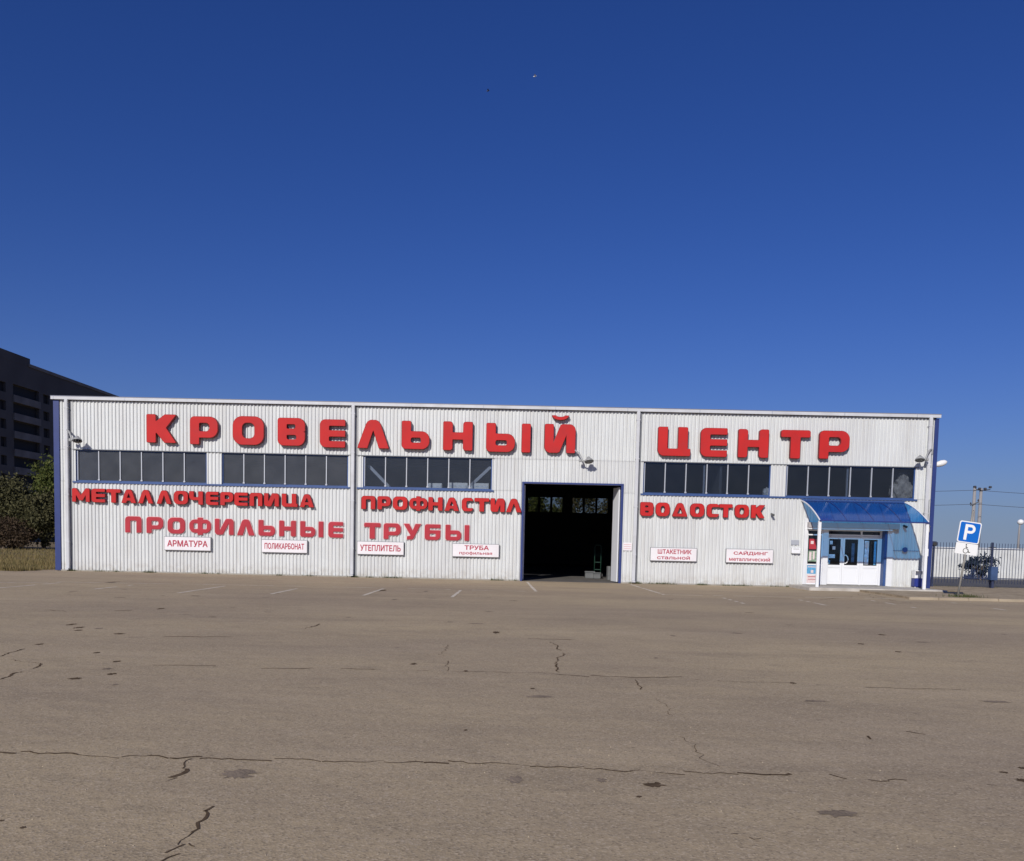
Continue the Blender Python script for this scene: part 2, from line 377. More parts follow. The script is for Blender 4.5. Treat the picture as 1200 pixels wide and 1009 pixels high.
# worn parking lines
def strip(name, p, q, wd, m, z=0.004, seg=0.35, gap=0.0, jit=0.008):
    p = Vector((*p, z)); q = Vector((*q, z)); L = (q-p).length; d = (q-p)/L; nrm = Vector((-d.y, d.x, 0))
    mb = MB(); n = max(2, int(L/seg)); prev = None
    for i in range(n+1):
        c = p+d*L*i/n+nrm*random.uniform(-jit, jit); h = wd/2*random.uniform(.8, 1.1)
        cur = (c-nrm*h, c+nrm*h)
        if prev and random.random() >= gap: mb.add([prev[0], cur[0], cur[1], prev[1]], [(0,1,2,3)])
        prev = cur
    return tag(mb.build(name, m), kind='structure')
for x, y0, y1, g in ((-14.8,-9.2,-12.9,.25), (-12.3,-9.2,-12.6,.75), (-9.55,-9.0,-13.0,.0), (-7.08,-9.2,-12.5,.05), (-4.5,-8.5,-12.3,.0), (-1.95,-8.4,-12.1,.0),
                (0.3,-0.9,-8.0,.0), (4.55,-1.1,-8.2,.05), (6.5,-8.9,-12.0,.7), (8.9,-9.0,-11.9,.5), (11.4,-8.8,-12.2,.35), (13.9,-9.0,-12.3,.6)):
    strip('parking_line', (x, y0), (x-(0.2 if x > 0 and y1 > -9 else 0), y1) if y1 < -8.5 else (x+0.25, y1), 0.10, M['paint'], gap=g)
strip('parking_line', (-15.1,-8.8), (-7.1,-8.1), 0.10, M['paint'], gap=.12)
strip('parking_line', (-6.6,-8.1), (0.2,-8.07), 0.09, M['paint'], gap=.45)
strip('parking_line', (4.7,-8.25), (13.1,-7.4), 0.10, M['paint'], gap=.2)
strip('parking_line', (-21,-12.6), (-15.2,-9.2), 0.12, M['paint'], gap=.1)
# cracks
CR = [
 ([(-3.801, -31.458), (-3.653, -31.481), (-3.212, -31.511), (-2.865, -31.541), (-2.678, -31.456), (-2.514, -31.533), (-2.3, -31.511), (-1.769, -31.504)], 0.045, 0.02),
 ([(-2.336, -31.533), (-2.306, -31.82), (-2.287, -32.06)], 0.05, 0.05),
 ([(-2.287, -32.06), (-2.279, -32.283)], 0.03, 0.7),
 ([(-1.824, -32.664), (-1.85, -32.77), (-1.755, -33.151), (-1.711, -33.345), (-1.719, -33.483), (-1.726, -33.601)], 0.032, 0.04),
 ([(-1.711, -33.345), (-1.669, -33.342)], 0.03, 0.0),
 ([(-1.769, -31.504), (-1.269, -31.518)], 0.035, 0.05),
 ([(-5.649, -28.286), (-5.749, -27.752), (-5.812, -27.038)], 0.045, 0.1),
 ([(-6.409, -26.715), (-5.881, -27.05)], 0.04, 0.3),
 ([(-6.709, -26.466), (-6.878, -25.668)], 0.03, 0.5),
 ([(-4.533, -26.956), (-3.776, -26.964), (-3.164, -26.996), (-2.222, -26.756)], 0.045, 0.35),
 ([(-3.825, -22.098), (-3.785, -21.074)], 0.04, 0.3),
 ([(-10.165, -19.328), (-9.101, -19.671)], 0.05, 0.4),
 ([(-8.483, -19.239), (-8.327, -18.936)], 0.07, 0.1),
 ([(-5.644, -23.79), (-4.62, -23.657)], 0.05, 0.6),
 ([(-1.265, -31.535), (-0.964, -31.487), (-0.678, -31.459)], 0.035, 0.1),
 ([(-0.678, -31.459), (-0.502, -31.423), (-0.297, -31.493)], 0.05, 0.0),
 ([(-0.296, -31.511), (0.102, -31.517), (0.498, -31.522)], 0.032, 0.08),
 ([(0.498, -31.522), (0.846, -31.558), (1.205, -31.558)], 0.04, 0.1),
 ([(-1.103, -24.052), (-1.091, -25.261), (-0.973, -25.897), (-0.832, -26.822)], 0.03, 0.2),
 ([(0.557, -23.277), (0.626, -24.761), (0.552, -25.783), (0.562, -26.727)], 0.038, 0.1),
 ([(-2.206, -26.835), (-1.786, -26.846), (-1.253, -26.865), (-0.61, -26.839), (0.45, -26.85), (0.896, -26.958)], 0.04, 0.35),
 ([(0.896, -26.958), (1.19, -27.012), (1.487, -27.015), (2.043, -26.903)], 0.05, 0.15),
 ([(1.445, -27.192), (1.487, -27.924)], 0.022, 0.3),
 ([(1.499, -28.511), (1.439, -29.729)], 0.018, 0.4),
 ([(0.162, -22.753), (0.907, -22.833), (1.486, -22.111)], 0.05, 0.4),
 ([(1.205, -31.558), (1.356, -31.57)], 0.04, 0.1),
 ([(1.354, -31.578), (1.595, -31.573)], 0.03, 0.5),
 ([(1.595, -31.573), (1.824, -31.61), (1.982, -31.553)], 0.055, 0.0),
 ([(2.255, -31.552), (2.364, -31.642)], 0.05, 0.1),
 ([(2.5, -31.654), (2.639, -31.682), (2.772, -31.67)], 0.035, 0.3),
 ([(1.417, -30.381), (1.458, -30.827), (1.458, -31.5)], 0.012, 0.6),
 ([(3.304, -31.717), (3.567, -31.717)], 0.03, 0.3),
 ([(2.168, -27.032), (2.429, -27.113), (2.692, -27.168), (3.307, -27.193)], 0.05, 0.35),
 ([(3.566, -27.292), (4.124, -27.346)], 0.05, 0.35),
 ([(5.237, -27.383), (5.707, -27.271)], 0.06, 0.2),
 ([(4.115, -27.369), (5.237, -27.383)], 0.03, 0.45),
 ([(3.509, -29.92), (3.635, -30.034)], 0.045, 0.0),
 ([(3.043, -30.175), (3.076, -30.293)], 0.045, 0.0),
 ([(1.241, -32.935), (1.262, -32.955)], 0.02, 0),
 ([(1.327, -32.981), (1.382, -33.008)], 0.022, 0),
 ([(5.29, -8.863), (7.325, -8.586), (9.553, -9.343), (12.863, -5.046), (12.241, -9.146), (15.178, -10.901)], 0.06, 0.55),
 ([(12.513, -4.797), (12.117, -8.739)], 0.07, 0.1),
 ([(10.427, -10.48), (12.328, -9.837)], 0.08, 0.2)]
def crack(pts, wd, gap):
    mb = MB()
    for (ax, ay), (bx, by) in zip(pts[:-1], pts[1:]):
        L = math.hypot(bx-ax, by-ay); n = max(2, int(L/0.05)); off = 0; prev = None; ww = .6; taper = 1.0
        on = random.random() >= gap
        for i in range(n+1):
            t = i/n; off += random.uniform(-.035, .035); off *= 0.90
            dx, dy = (bx-ax)/L, (by-ay)/L
            x = ax+(bx-ax)*t-dy*off; y = ay+(by-ay)*t+dx*off
            if random.random() < 0.075: on = random.random() >= gap
            ww = min(1.15, max(.22, ww+random.uniform(-.22, .22))); taper = min(1.0, taper+.25) if on else max(0.0, taper-.34)
            h = wd*.72*ww*taper/2
            cur = ((x+dy*h, y-dx*h, .003), (x-dy*h, y+dx*h, .003), h)
            if prev and (h > 0 or prev[2] > 0): mb.add([prev[0], cur[0], cur[1], prev[1]], [(0,1,2,3)])
            prev = cur
    if mb.f: tag(mb.build('pavement_crack', M['crack']), kind='structure')
for pts, wd, gap in CR: crack(pts, wd, gap)
# tar and oil stains, small holes
def blot(x, y, rx, ry, m, z=0.002, n=30):
    mb = MB(); ph = random.uniform(0, 6)
    vs = [(x+math.cos(2*math.pi*k/n)*rx*(1+.25*math.sin(k*1.3+ph)+random.uniform(-.28,.28)), y+math.sin(2*math.pi*k/n)*ry*(1+random.uniform(-.4,.4)), z) for k in range(n)]
    mb.add(vs, [tuple(range(n))]); tag(mb.build('ground_stain', m), kind='structure')
for x, y, rx, ry, k in [(0.943, -31.939, 0.071, 0.054, 'crack'), (0.801, -32.236, 0.018, 0.021, 'crack'), (-0.404, -21.902, 0.06, 0.164, 'crack'), (-1.369, -26.269, 0.039, 0.072, 'crack'), (0.17, -28.031, 0.023, 0.042, 'crack'), (-0.435, -30.321, 0.015, 0.031, 'crack'), (-4.418, -9.492, 0.146, 0.431, 'crack'), (-2.992, -9.429, 0.074, 0.345, 'tar'), (-3.391, -13.69, 0.063, 0.224, 'tar'), (-0.651, -26.793, 0.026, 0.053, 'crack'), (-1.826, -24.519, 0.032, 0.061, 'tar'), (2.792, -21.768, 0.045, 0.111, 'tar'), (1.993, -25.037, 0.027, 0.071, 'tar'), (-0.002, -31.902, 0.054, 0.088, 'tar'), (0.596, -31.855, 0.034, 0.057, 'tar'), (-7.894, -22.238, 0.058, 0.158, 'crack'), (-7.524, -22.715, 0.065, 0.149, 'crack'), (-7.321, -23.147, 0.054, 0.117, 'crack'), (-7.159, -22.79, 0.042, 0.097, 'tar'), (-6.916, -25.119, 0.048, 0.088, 'crack'), (-5.728, -25.895, 0.038, 0.077, 'crack'), (-5.09, -26.685, 0.043, 0.068, 'crack'), (-4.926, -28.086, 0.063, 0.063, 'crack'), (-4.691, -27.701, 0.046, 0.067, 'crack'), (-4.322, -28.423, 0.025, 0.049, 'tar'), (-7.845, -18.434, 0.071, 0.162, 'crack'), (-13.577, -8.284, 0.115, 0.469, 'crack'), (-12.271, -13.465, 0.056, 0.256, 'tar'), (-2.695, -33.141, 0.015, 0.016, 'crack'), (-2.875, -33.031, 0.013, 0.015, 'crack'), (-1.894, -31.92, 0.122, 0.112, 'tar'), (1.99, -32.502, 0.119, 0.071, 'tar'), (6.999, -20.659, 0.071, 0.101, 'crack'), (5.937, -22.435, 0.051, 0.091, 'crack'), (6.12, -23.525, 0.048, 0.079, 'crack'), (3.325, -27.166, 0.031, 0.061, 'crack'), (3.621, -31.354, 0.026, 0.028, 'crack'), (3.634, -31.574, 0.045, 0.044, 'crack'), (3.837, -31.207, 0.029, 0.029, 'crack')]:
    blot(x, y, rx, ry, M[k])
for i in range(46):
    y = random.choice([random.uniform(-30,-10), random.uniform(-22,-9)]); blot(random.uniform(-.62,.6)*(y+40), y, random.uniform(.04,.16), random.uniform(.03,.09), M['tar' if i % 3 else 'crack'])

# ================================================================== WAREHOUSE
B = thing('warehouse', (-1.25, 0, 0), 'long white corrugated metal warehouse with blue corner trim, strip windows and an open gateway', 'building')
XL, XR, H = -19.7, 17.25, 7.15
WINS = [(-18.83,-13.30,'glass_l'), (-12.66,-7.33,'glass_l'), (-6.70,-1.27,'glass_m'), (5.07,10.41,'glass_r'), (11.04,16.45,'glass_r')]
Z0, Z1 = 3.78, 5.11
rects = [(XL, XR, Z1, H)]
gx = [XL]+[v for a in WINS for v in a[:2]]+[XR]
for a, b in zip(gx[0::2], gx[1::2]):
    if a < 0.03 < b: rects += [(a, 0.03, Z0, Z1), (0.03, 4.22, 4.10, Z1), (4.22, b, Z0, Z1)]
    else: rects.append((a, b, Z0, Z1))
rects += [(XL, 0.03, 0.0, Z0), (4.22, 12.0, 0.0, Z0), (12.0, 15.42, 2.56, Z0), (15.42, XR, 0.0, Z0)]
mb = MB()
for a, b, c, d in rects: mb.box(a, b, 0.032, 0.13, c, d)
mb.build('wall', M['reveal'], B)
PITCH = 0.15
def sheet(a, b, c, d, y, m):
    prof = []; k = math.floor(a/PITCH)-1
    while k*PITCH < b+PITCH:
        for dx, dy in ((0, 0), (.048, 0), (.070, -.038), (.118, -.038), (.140, 0)): prof.append((k*PITCH+dx, dy))
        k += 1
    def at(x):
        for (x0, y0), (x1, y1) in zip(prof[:-1], prof[1:]):
            if x0 <= x <= x1: return y0+(y1-y0)*(x-x0)/max(x1-x0, 1e-9)
        return 0
    P = [(a, at(a))]+[p for p in prof if a < p[0] < b]+[(b, at(b))]
    n = len(P); vs = [(x, y+q, c) for x, q in P]+[(x, y+q, d) for x, q in P]
    mb = MB(); mb.add(vs, [(i, i+1, n+i+1, n+i) for i in range(n-1)])
    return mb.build('wall_sheet', m, B)
for a, b, c, d in rects:
    x = a
    while x < b-0.01:
        nx = min(b, (math.floor(x/1.05+1e-4)+1)*1.05)
        if b-nx < 0.3: nx = b
        zz = c+0.01 if c > 0 else 0.02+random.uniform(0, .025)
        sheet(x, nx-0.002, zz, d, random.uniform(-.004, 0.004)+.012, M['cladding' if random.random() < .6 else 'cladding_b'])
        x = nx
# other walls, roof, floor
for nm, q in (('side_wall', (XL, XL+.12, .131, 33, 0, H)), ('side_wall', (XR-.12, XR, .131, 33, 0, H))):
    box(nm, *q, M['trim'], B)
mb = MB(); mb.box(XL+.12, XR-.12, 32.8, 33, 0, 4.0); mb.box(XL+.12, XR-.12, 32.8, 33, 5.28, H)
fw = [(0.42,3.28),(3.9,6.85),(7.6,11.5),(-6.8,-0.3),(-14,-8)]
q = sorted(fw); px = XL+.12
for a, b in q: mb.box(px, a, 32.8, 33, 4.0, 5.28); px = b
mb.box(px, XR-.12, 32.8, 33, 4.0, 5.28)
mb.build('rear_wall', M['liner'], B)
for a, b in fw:
    f = MB(); f.box(a, b, 32.85, 32.95, 4.0, 4.06); f.box(a, b, 32.85, 32.95, 5.22, 5.28)
    n = max(2, round((b-a)/.97)); 
    for i in range(n+1):
        xx = a+(b-a)*i/n; f.box(max(a, xx-.09), min(b, xx+.09), 32.86, 32.94, 4.06, 5.22)
    fo = f.build('window', M['liner'], B)
    for i in range(n): box('pane', a+(b-a)*i/n+.09, a+(b-a)*(i+1)/n-.09, 32.895, 32.905, 4.06, 5.22, M['glass_far'], fo)
mb = MB(); mb.box(XL, XR, .131, 33, H-.02, H+.06); mb.build('roof', M['roofing'], B)
mb = MB()
for i in range(1, 11): mb.box(XL+.13, XR-.13, i*3-.06, i*3+.06, 6.45, 6.6); mb.box(XL+.13, XR-.13, i*3-.05, i*3+.05, 7.0, 7.1)
mb.build('roof_truss', M['liner'], B)
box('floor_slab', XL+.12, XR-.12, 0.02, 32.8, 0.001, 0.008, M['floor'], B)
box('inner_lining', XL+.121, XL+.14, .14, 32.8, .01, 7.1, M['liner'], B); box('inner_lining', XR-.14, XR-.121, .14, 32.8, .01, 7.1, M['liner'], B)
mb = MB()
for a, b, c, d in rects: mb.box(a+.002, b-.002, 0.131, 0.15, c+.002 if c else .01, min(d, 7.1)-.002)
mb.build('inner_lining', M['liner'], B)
box('upper_floor', 8.41, XR-.15, .3, 8.99, 3.35, 3.5, M['liner'], B)
box('partition', 8.3, 8.4, .16, 33, .01, 7.1, M['liner'], B)
box('partition', 8.41, XR-.15, 9.0, 9.1, .01, 7.1, M['liner'], B)
# fascia gutter, corner trims, rain pipes, sill flashings
mb = MB(); mb.box(XL-.09, XR+.06, -.15, -.028, H+.02, H+.145); mb.box(XL-.09, XR+.06, -.0279, .16, H+.061, H+.145)
fas = mb.build('fascia', M['fascia_m'], B)
box('fascia_cap', XL-.10, XR+.07, -.158, .165, H+.1451, H+.172, M['cap_m'], fas)
x = XL
while x < XR:
    box('gutter_joint', x, x+.035, -.156, -.1501, H+.022, H+.142, M['alu'], fas); x += 3.0
box('corner_trim', XL-.035, XL+.20, -.05, .5, 0.02, H-.005, M['blue'], B)
box('corner_trim', XR-.13, XR+.03, -.05, .5, 0.02, H-.005, M['blue'], B)
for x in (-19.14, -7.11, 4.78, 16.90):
    mb = MB(); mb.bevbox(x-.068, x+.068, -.19, -.075, .12, H+.018, .015)
    mb.box(x-.068, x+.068, -.28, -.076, 0.06, .119)
    p = mb.build('rain_pipe', M['fascia_m'], B)
    for z in (1.2, 3.2, 5.2, 6.8): box('pipe_bracket', x-.08, x+.08, -.195, -.02, z, z+.04, M['fascia_m'], p)
    box('joint_shade_strip', x+.10, x+.165, -.0285, .01, .03, H-.002, M['boardedge'], B)  # dark strip along the joint, added to widen the pipe's shadow
for a, b in ((-18.95,-7.24), (-6.95,-1.19), (4.98,16.55)):
    box('sill_flashing', a, b, -.06, .02, Z0-.055, Z0+.01, M['blue_dull'], B)
    box('head_flashing', a, b, -.045, .02, Z1, Z1+.03, M['boardedge'], B)
mb = MB()
for a, b in ((XL+.2, 0.02), (4.27, 11.95), (15.45, XR-.13)): mb.box(a, b, -.046, -.040, .0, .05)
mb.build('base_flashing', M['concrete'], B)
# windows
for a, b, g in WINS:
    fr = MB(); t = .05
    fr.box(a, b, .05, .11, Z0+.01, Z0+.06); fr.box(a, b, .05, .11, Z1-.04, Z1); fr.box(a, a+t, .05, .11, Z0+.06, Z1-.04); fr.box(b-t, b, .05, .11, Z0+.06, Z1-.04)
    fo = fr.build('window', M['blue_dull'], B)
    for i in range(6):
        x0 = a+t+(b-a-2*t)*i/6; x1 = a+t+(b-a-2*t)*(i+1)/6
        if i: 
            mm = MB(); mm.box(x0-.02, x0+.02, .03, .115, Z0+.06, Z1-.04); mm.box(x0-.04, x0+.04, .02, .05, Z0+.06, Z0+.12)
            mm.build('mullion', M['alu'], fo)
        elif a > -7 or a < -18: box('mullion', x0, x0+.03, .03, .115, Z0+.06, Z1-.04, M['alu'], fo)
        dy = random.uniform(-.006, .006); dz = random.uniform(-.012, .012)
        pm = MB(); u0, u1 = x0+.021, x1-.021; z0, z1 = Z0+.061, Z1-.041
        pm.add([(u0, .08+dy, z0), (u1, .08-dy, z0), (u1, .08-dy+dz, z1), (u0, .08+dy+dz, z1), (u0, .086+dy, z0), (u1, .086-dy, z0), (u1, .086-dy+dz, z1), (u0, .086+dy+dz, z1)],
               [(0,1,2,3),(7,6,5,4),(0,4,5,1),(1,5,6,2),(2,6,7,3),(3,7,4,0)])
        pm.build('pane', M[g], fo)
    if a > 5:
        x0 = a+(b-a)*.5; box('mullion', x0-.13, x0-.06, .12, .2, Z0, Z1, M['alu'], fo)
for p, q in (((-6.55,.5,4.75),(-5.5,.5,3.7)), ((-1.35,.5,4.8),(-2.5,.5,3.7))):
    MB().beam(p, q, .12, .1).build('steel_brace', M['alu'], B)
box('shelf', -6.3, -1.3, .3, 1.5, 3.60, 3.66, M['grey'], B)
# gateway
gf = MB(); gf.box(0.0, 0.09, -.07, .16, 0.0, 4.10); gf.box(4.16, 4.26, -.07, .16, 0, 4.10); gf.box(0.0, 4.26, -.075, .16, 4.101, 4.17)
gf.build('gate_frame', M['blue'], B)
def gate_leaf(x0, y0, x1, y1):
    d = Vector((x1-x0, y1-y0, 0)); n = Vector((-d.y, d.x, 0)).normalized()*.025; lf = MB()
    P = [Vector((x0,y0,0))+n, Vector((x0,y0,0))-n, Vector((x1,y1,0))-n, Vector((x1,y1,0))+n]
    lf.add([(p.x, p.y, .05) for p in P]+[(p.x, p.y, 4.04) for p in P], [(0,1,2,3),(7,6,5,4),(0,4,5,1),(1,5,6,2),(2,6,7,3),(3,7,4,0)])
    return lf.build('gate_leaf', M['white'], B)
gate_leaf(4.12, .19, 3.96, .95)
gate_leaf(0.12, .19, 0.10, .95)

# entrance
box('roller_shutter_box', 12.0, 15.78, -.30, -.03, 2.52, 2.74, M['shutter'], B)
box('shutter_rail', 12.0, 15.5, -.26, -.04, 2.45, 2.518, M['trim'], B)
for a, b in ((11.90, 12.05), (15.40, 15.64)): box('pilaster', a, b, -.07, .12, .0, 2.50 if a > 13 else 2.9, M['trim'], B)
sf = MB()
sf.box(12.05, 12.10, .02, .10, .12, 2.44); sf.box(12.66, 12.72, .02, .10, .12, 2.44)
for z in (.12, .95, 2.20, 2.39): sf.box(12.10, 12.66, .02, .10, z, z+.05)
sfo = sf.build('shopfront', M['white'], B)
box('pane', 12.10, 12.66, .058, .064, 1.0, 2.20, M['glass_r'], sfo); box('pane', 12.10, 12.66, .058, .064, 2.25, 2.39, M['glass_r'], sfo)
box('panel', 12.10, 12.66, .05, .07, .17, .95, M['white'], sfo)
box('column', 12.72, 12.93, -.04, .38, .12, 2.5, M['trim'], B)
box('entrance_side', 15.30, 15.40, -.02, .45, .12, 2.5, M['blue_dull'], B)
box('entrance_head', 12.05, 15.40, .101, .45, 2.442, 2.56, M['trim'], B)
YD = .30
df = MB()
for a, b in ((12.93, 12.99), (14.40, 14.47), (15.22, 15.30)): df.box(a, b, YD, YD+.08, .14, 2.44)
df.box(12.99, 14.40, YD, YD+.08, 2.20, 2.27); df.box(14.47, 15.22, YD, YD+.08, 2.20, 2.27); df.box(12.99, 15.22, YD+.001, YD+.079, 2.41, 2.44)
dfo = df.build('door_frame', M['white'], B)
box('pane', 12.99, 14.40, YD+.04, YD+.046, 2.27, 2.41, M['glass_r'], dfo); box('pane', 14.47, 15.22, YD+.04, YD+.046, 2.27, 2.41, M['glass_r'], dfo)
def leaf(a, b, name):
    d = MB(); s = .085
    d.box(a, a+s, YD+.005, YD+.07, .15, 2.19); d.box(b-s, b, YD+.005, YD+.07, .15, 2.19)
    d.box(a+s, b-s, YD+.005, YD+.07, .15, .25); d.box(a+s, b-s, YD+.005, YD+.07, .86, .97); d.box(a+s, b-s, YD+.005, YD+.07, 2.07, 2.19)
    o = d.build(name, M['white'], B)
    box('pane', a+s, b-s, YD+.035, YD+.04, .97, 2.07, M['glass_r'], o)
    mb = MB(); mb.bevbox(a+s, b-s, YD+.02, YD+.05, .25, .86, .012); mb.build('lower_panel', M['white'], o)
    return o
d1 = leaf(12.995, 13.66, 'door'); d2 = leaf(13.67, 14.395, 'door'); leaf(14.475, 15.215, 'sidelight')
for o, xx, sg in ((d2, 13.76, 1), (d1, 13.60, -1)):
    pts = [(xx, YD, 1.38), (xx+.02*sg, YD-.06, 1.40), (xx+.09*sg, YD-.07, 1.34), (xx+.13*sg, YD-.07, 1.22), (xx+.09*sg, YD-.07, 1.10), (xx+.02*sg, YD-.06, 1.04), (xx, YD, 1.06)]
    if sg > 0: MB().tube(pts, .022, 8).build('handle', M['signwhite'], o, smooth=True)
    else: MB().tube([(xx, YD, 1.3), (xx, YD-.06, 1.3), (xx, YD-.06, 1.1), (xx, YD, 1.1)], .012, 6).build('handle', M['signwhite'], o)

# ================================================================== lettering (rounded wide capitals as real box letters)
def sd_rr(X, Y, x0, y0, x1, y1, r):
    tl, tr, br, bl = (r,)*4 if not isinstance(r, tuple) else r
    cx, cy = (x0+x1)/2, (y0+y1)/2; hx, hy = (x1-x0)/2, (y1-y0)/2
    dx, dy = X-cx, Y-cy
    rr = np.where(dx > 0, np.where(dy > 0, tr, br), np.where(dy > 0, tl, bl))
    qx, qy = np.abs(dx)-hx+rr, np.abs(dy)-hy+rr
    return np.minimum(np.maximum(qx, qy), 0)+np.hypot(np.maximum(qx, 0), np.maximum(qy, 0))-rr
def sd_poly(X, Y, P):
    d = np.full(X.shape, 1e9); s = np.ones(X.shape); n = len(P)
    for i in range(n):
        ax, ay = P[i]; bx, by = P[i-1]; ex, ey = bx-ax, by-ay; wx, wy = X-ax, Y-ay
        t = np.clip((wx*ex+wy*ey)/(ex*ex+ey*ey), 0, 1)
        d = np.minimum(d, (wx-ex*t)**2+(wy-ey*t)**2)
        c1 = Y >= ay; c2 = Y < by; c3 = ex*wy > ey*wx
        s = np.where((c1 & c2 & c3) | (~c1 & ~c2 & ~c3), -s, s)
    return s*np.sqrt(d)
def glyph(ch, w, t, u, X, Y):
    rr = lambda *a: sd_rr(X, Y, *a)
    po = lambda *P: sd_poly(X, Y, P)
    U = lambda *a: np.minimum.reduce(a); D = lambda a, *b: np.maximum.reduce([a]+[-q for q in b])
    r = .05
    if ch == 'К':
        return U(rr(0,0,t,1,(r,r,r,r)), po((t-.12,.30),(t-.12,.66),(w-.40,1),(w-.02,1),(w,.97),(t+.34,.50)), po((t-.05,.62),(t+.30,.62),(w,.03),(w-.03,0),(w-.42,0),(t-.05,.42)))
    if ch == 'Р':
        return D(U(rr(0,.24,w,1,(.16,.30,.30,0)), rr(0,0,t,.6,(0,0,r,r))), rr(t,.24+u,w-t*.92,1-u,(.04,.12,.12,.04)))
    if ch == 'О': return D(rr(0,0,w,1,.34), rr(t,u,w-t,1-u,.16))
    if ch == 'В':
        c = (1-3*u)/2
        return D(rr(0,0,w,1,(.10,.26,.28,.22)), rr(t,u,w-t*.95,u+c,(.02,.06,.06,.06)), rr(t,1-u-c,w-t*1.05,1-u,(.02,.06,.06,.02)), po((w-.05,.51),(w+.3,.62),(w+.3,.40)))
    if ch == 'Е':
        c = (1-3*u)/2
        return D(rr(0,0,w,1,(.20,.05,.05,.22)), rr(t,u,w+1,u+c,.03), rr(t,1-u-c,w+1,1-u,.03))
    if ch == 'Л':
        return po((0,0),(.01,.05),(w*.5-.26,.86),(w*.5-.2,.95),(w*.5-.1,1),(w*.5+.1,1),(w*.5+.2,.95),(w*.5+.26,.86),(w-.01,.05),(w,0),(w-.36,0),(w*.5,.62),(.36,0))
    if ch == 'А':
        o = po((0,0),(.01,.05),(w*.5-.26,.86),(w*.5-.2,.95),(w*.5-.1,1),(w*.5+.1,1),(w*.5+.2,.95),(w*.5+.26,.86),(w-.01,.05),(w,0))
        return D(o, po((w*.5,.70),(w*.5-.13,.40),(w*.5+.13,.40)), po((.36,-.1),(.36,0),(.44,.17),(w-.44,.17),(w-.36,0),(w-.36,-.1)))
    if ch == 'Д':
        o = po((0,.08),(0.02,0.02),(.08,0),(w-.08,0),(w-.02,.02),(w,.08),(w*.5+.24,.88),(w*.5+.16,.97),(w*.5+.06,1),(w*.5-.06,1),(w*.5-.16,.97),(w*.5-.24,.88))
        return D(o, po((w*.5,.66),(w*.5-.19,.24),(w*.5+.19,.24)))
    if ch == 'Ь':
        return D(U(rr(0,0,t,1,(r,r,0,.16)), rr(0,0,w,.64,(0,.28,.28,.18))), rr(t,u,w-t*.92,.64-u,.06))
    if ch == 'Ы':
        b = w-t-.13*w
        return U(D(U(rr(0,0,t,1,(r,r,0,.16)), rr(0,0,b,.64,(0,.28,.28,.18))), rr(t,u,b-t*.85,.64-u,.06)), rr(w-t*.95,0,w,1,r))
    if ch == 'Н': return U(rr(0,0,t,1,(r,.1,.1,r)), rr(w-t,0,w,1,(.1,r,r,.1)), rr(.1,.5-u*.55,w-.1,.5+u*.55,.0))
    if ch in 'ИЙ':
        return U(rr(0,0,t*.95,1,(r,r,0,.22)), rr(w-t*.95,0,w,1,(0,.22,r,r)), po((t*.5,0),(t+.12,0),(t+.2,.03),(w-t*.5,1),(w-t-.12,1),(w-t-.2,.97)))
    if ch == 'Ц':
        v = w-.10
        return U(D(rr(0,0,v,1,(r,r,0,.22)), rr(t,u*1.1,v-t,1.3,.04)), rr(v-.25,0,w,.26,(0,.04,r,0)))
    if ch == 'Т': return U(rr(0,1-u*1.1,w,1,(.08,.08,r,r)), rr(w/2-t*.52,0,w/2+t*.52,.95,r))
    if ch == 'П': return D(rr(0,0,w,1,(.22,.22,r,r)), rr(t,-.2,w-t,1-u*1.1,.06))
    if ch == 'М': return U(rr(0,0,t*.85,1,(.12,0,r,r)), rr(w-t*.85,0,w,1,(0,.12,r,r)), po((.04,.93),(.12,1),(.30,1),(w*.5,.52),(w-.30,1),(w-.12,1),(w-.04,.93),(w*.5+.13,.10),(w*.5-.13,.10)))
    if ch == 'Ч': return U(rr(w-t,0,w,1,r), D(rr(0,.32,w,1,(r,r,0,.30)), rr(t,.32+u,w-t,1.3,.05)))
    if ch == 'Ф': return D(U(rr(0,.08,w,.92,.36), rr(w/2-.17,-.04,w/2+.17,1.04,.04)), rr(t*.85,.08+u,w/2-.15,.92-u,.07), rr(w/2+.15,.08+u,w-t*.85,.92-u,.07))
    if ch == 'С': return D(rr(0,0,w,1,(.30,.22,.22,.30)), rr(t,u,w+1,1-u,.12), po((w-.02,.5),(w-.3,.5),(w+.4,1-u),(w+.4,u)))
    if ch == 'У': return U(po((0,1),(.36,1),(w*.5+.10,.42),(w*.5-.1,.24)), po((w-.36,1),(w,1),(w*.5+.08,.07),(w*.5,0),(w*.5-.35,0),(w*.5-.33,.20),(w*.5-.13,.24)))
    if ch == 'Б':
        return D(rr(0,0,w,1,(.16,.05,.28,.18)), rr(t,.62,w+1,1-u,.03), rr(t,u*.9,w-t*.9,.62-u*.9,.07), po((w-.02,.62),(w+.2,.62),(w+.2,.5)))
    raise KeyError(ch)
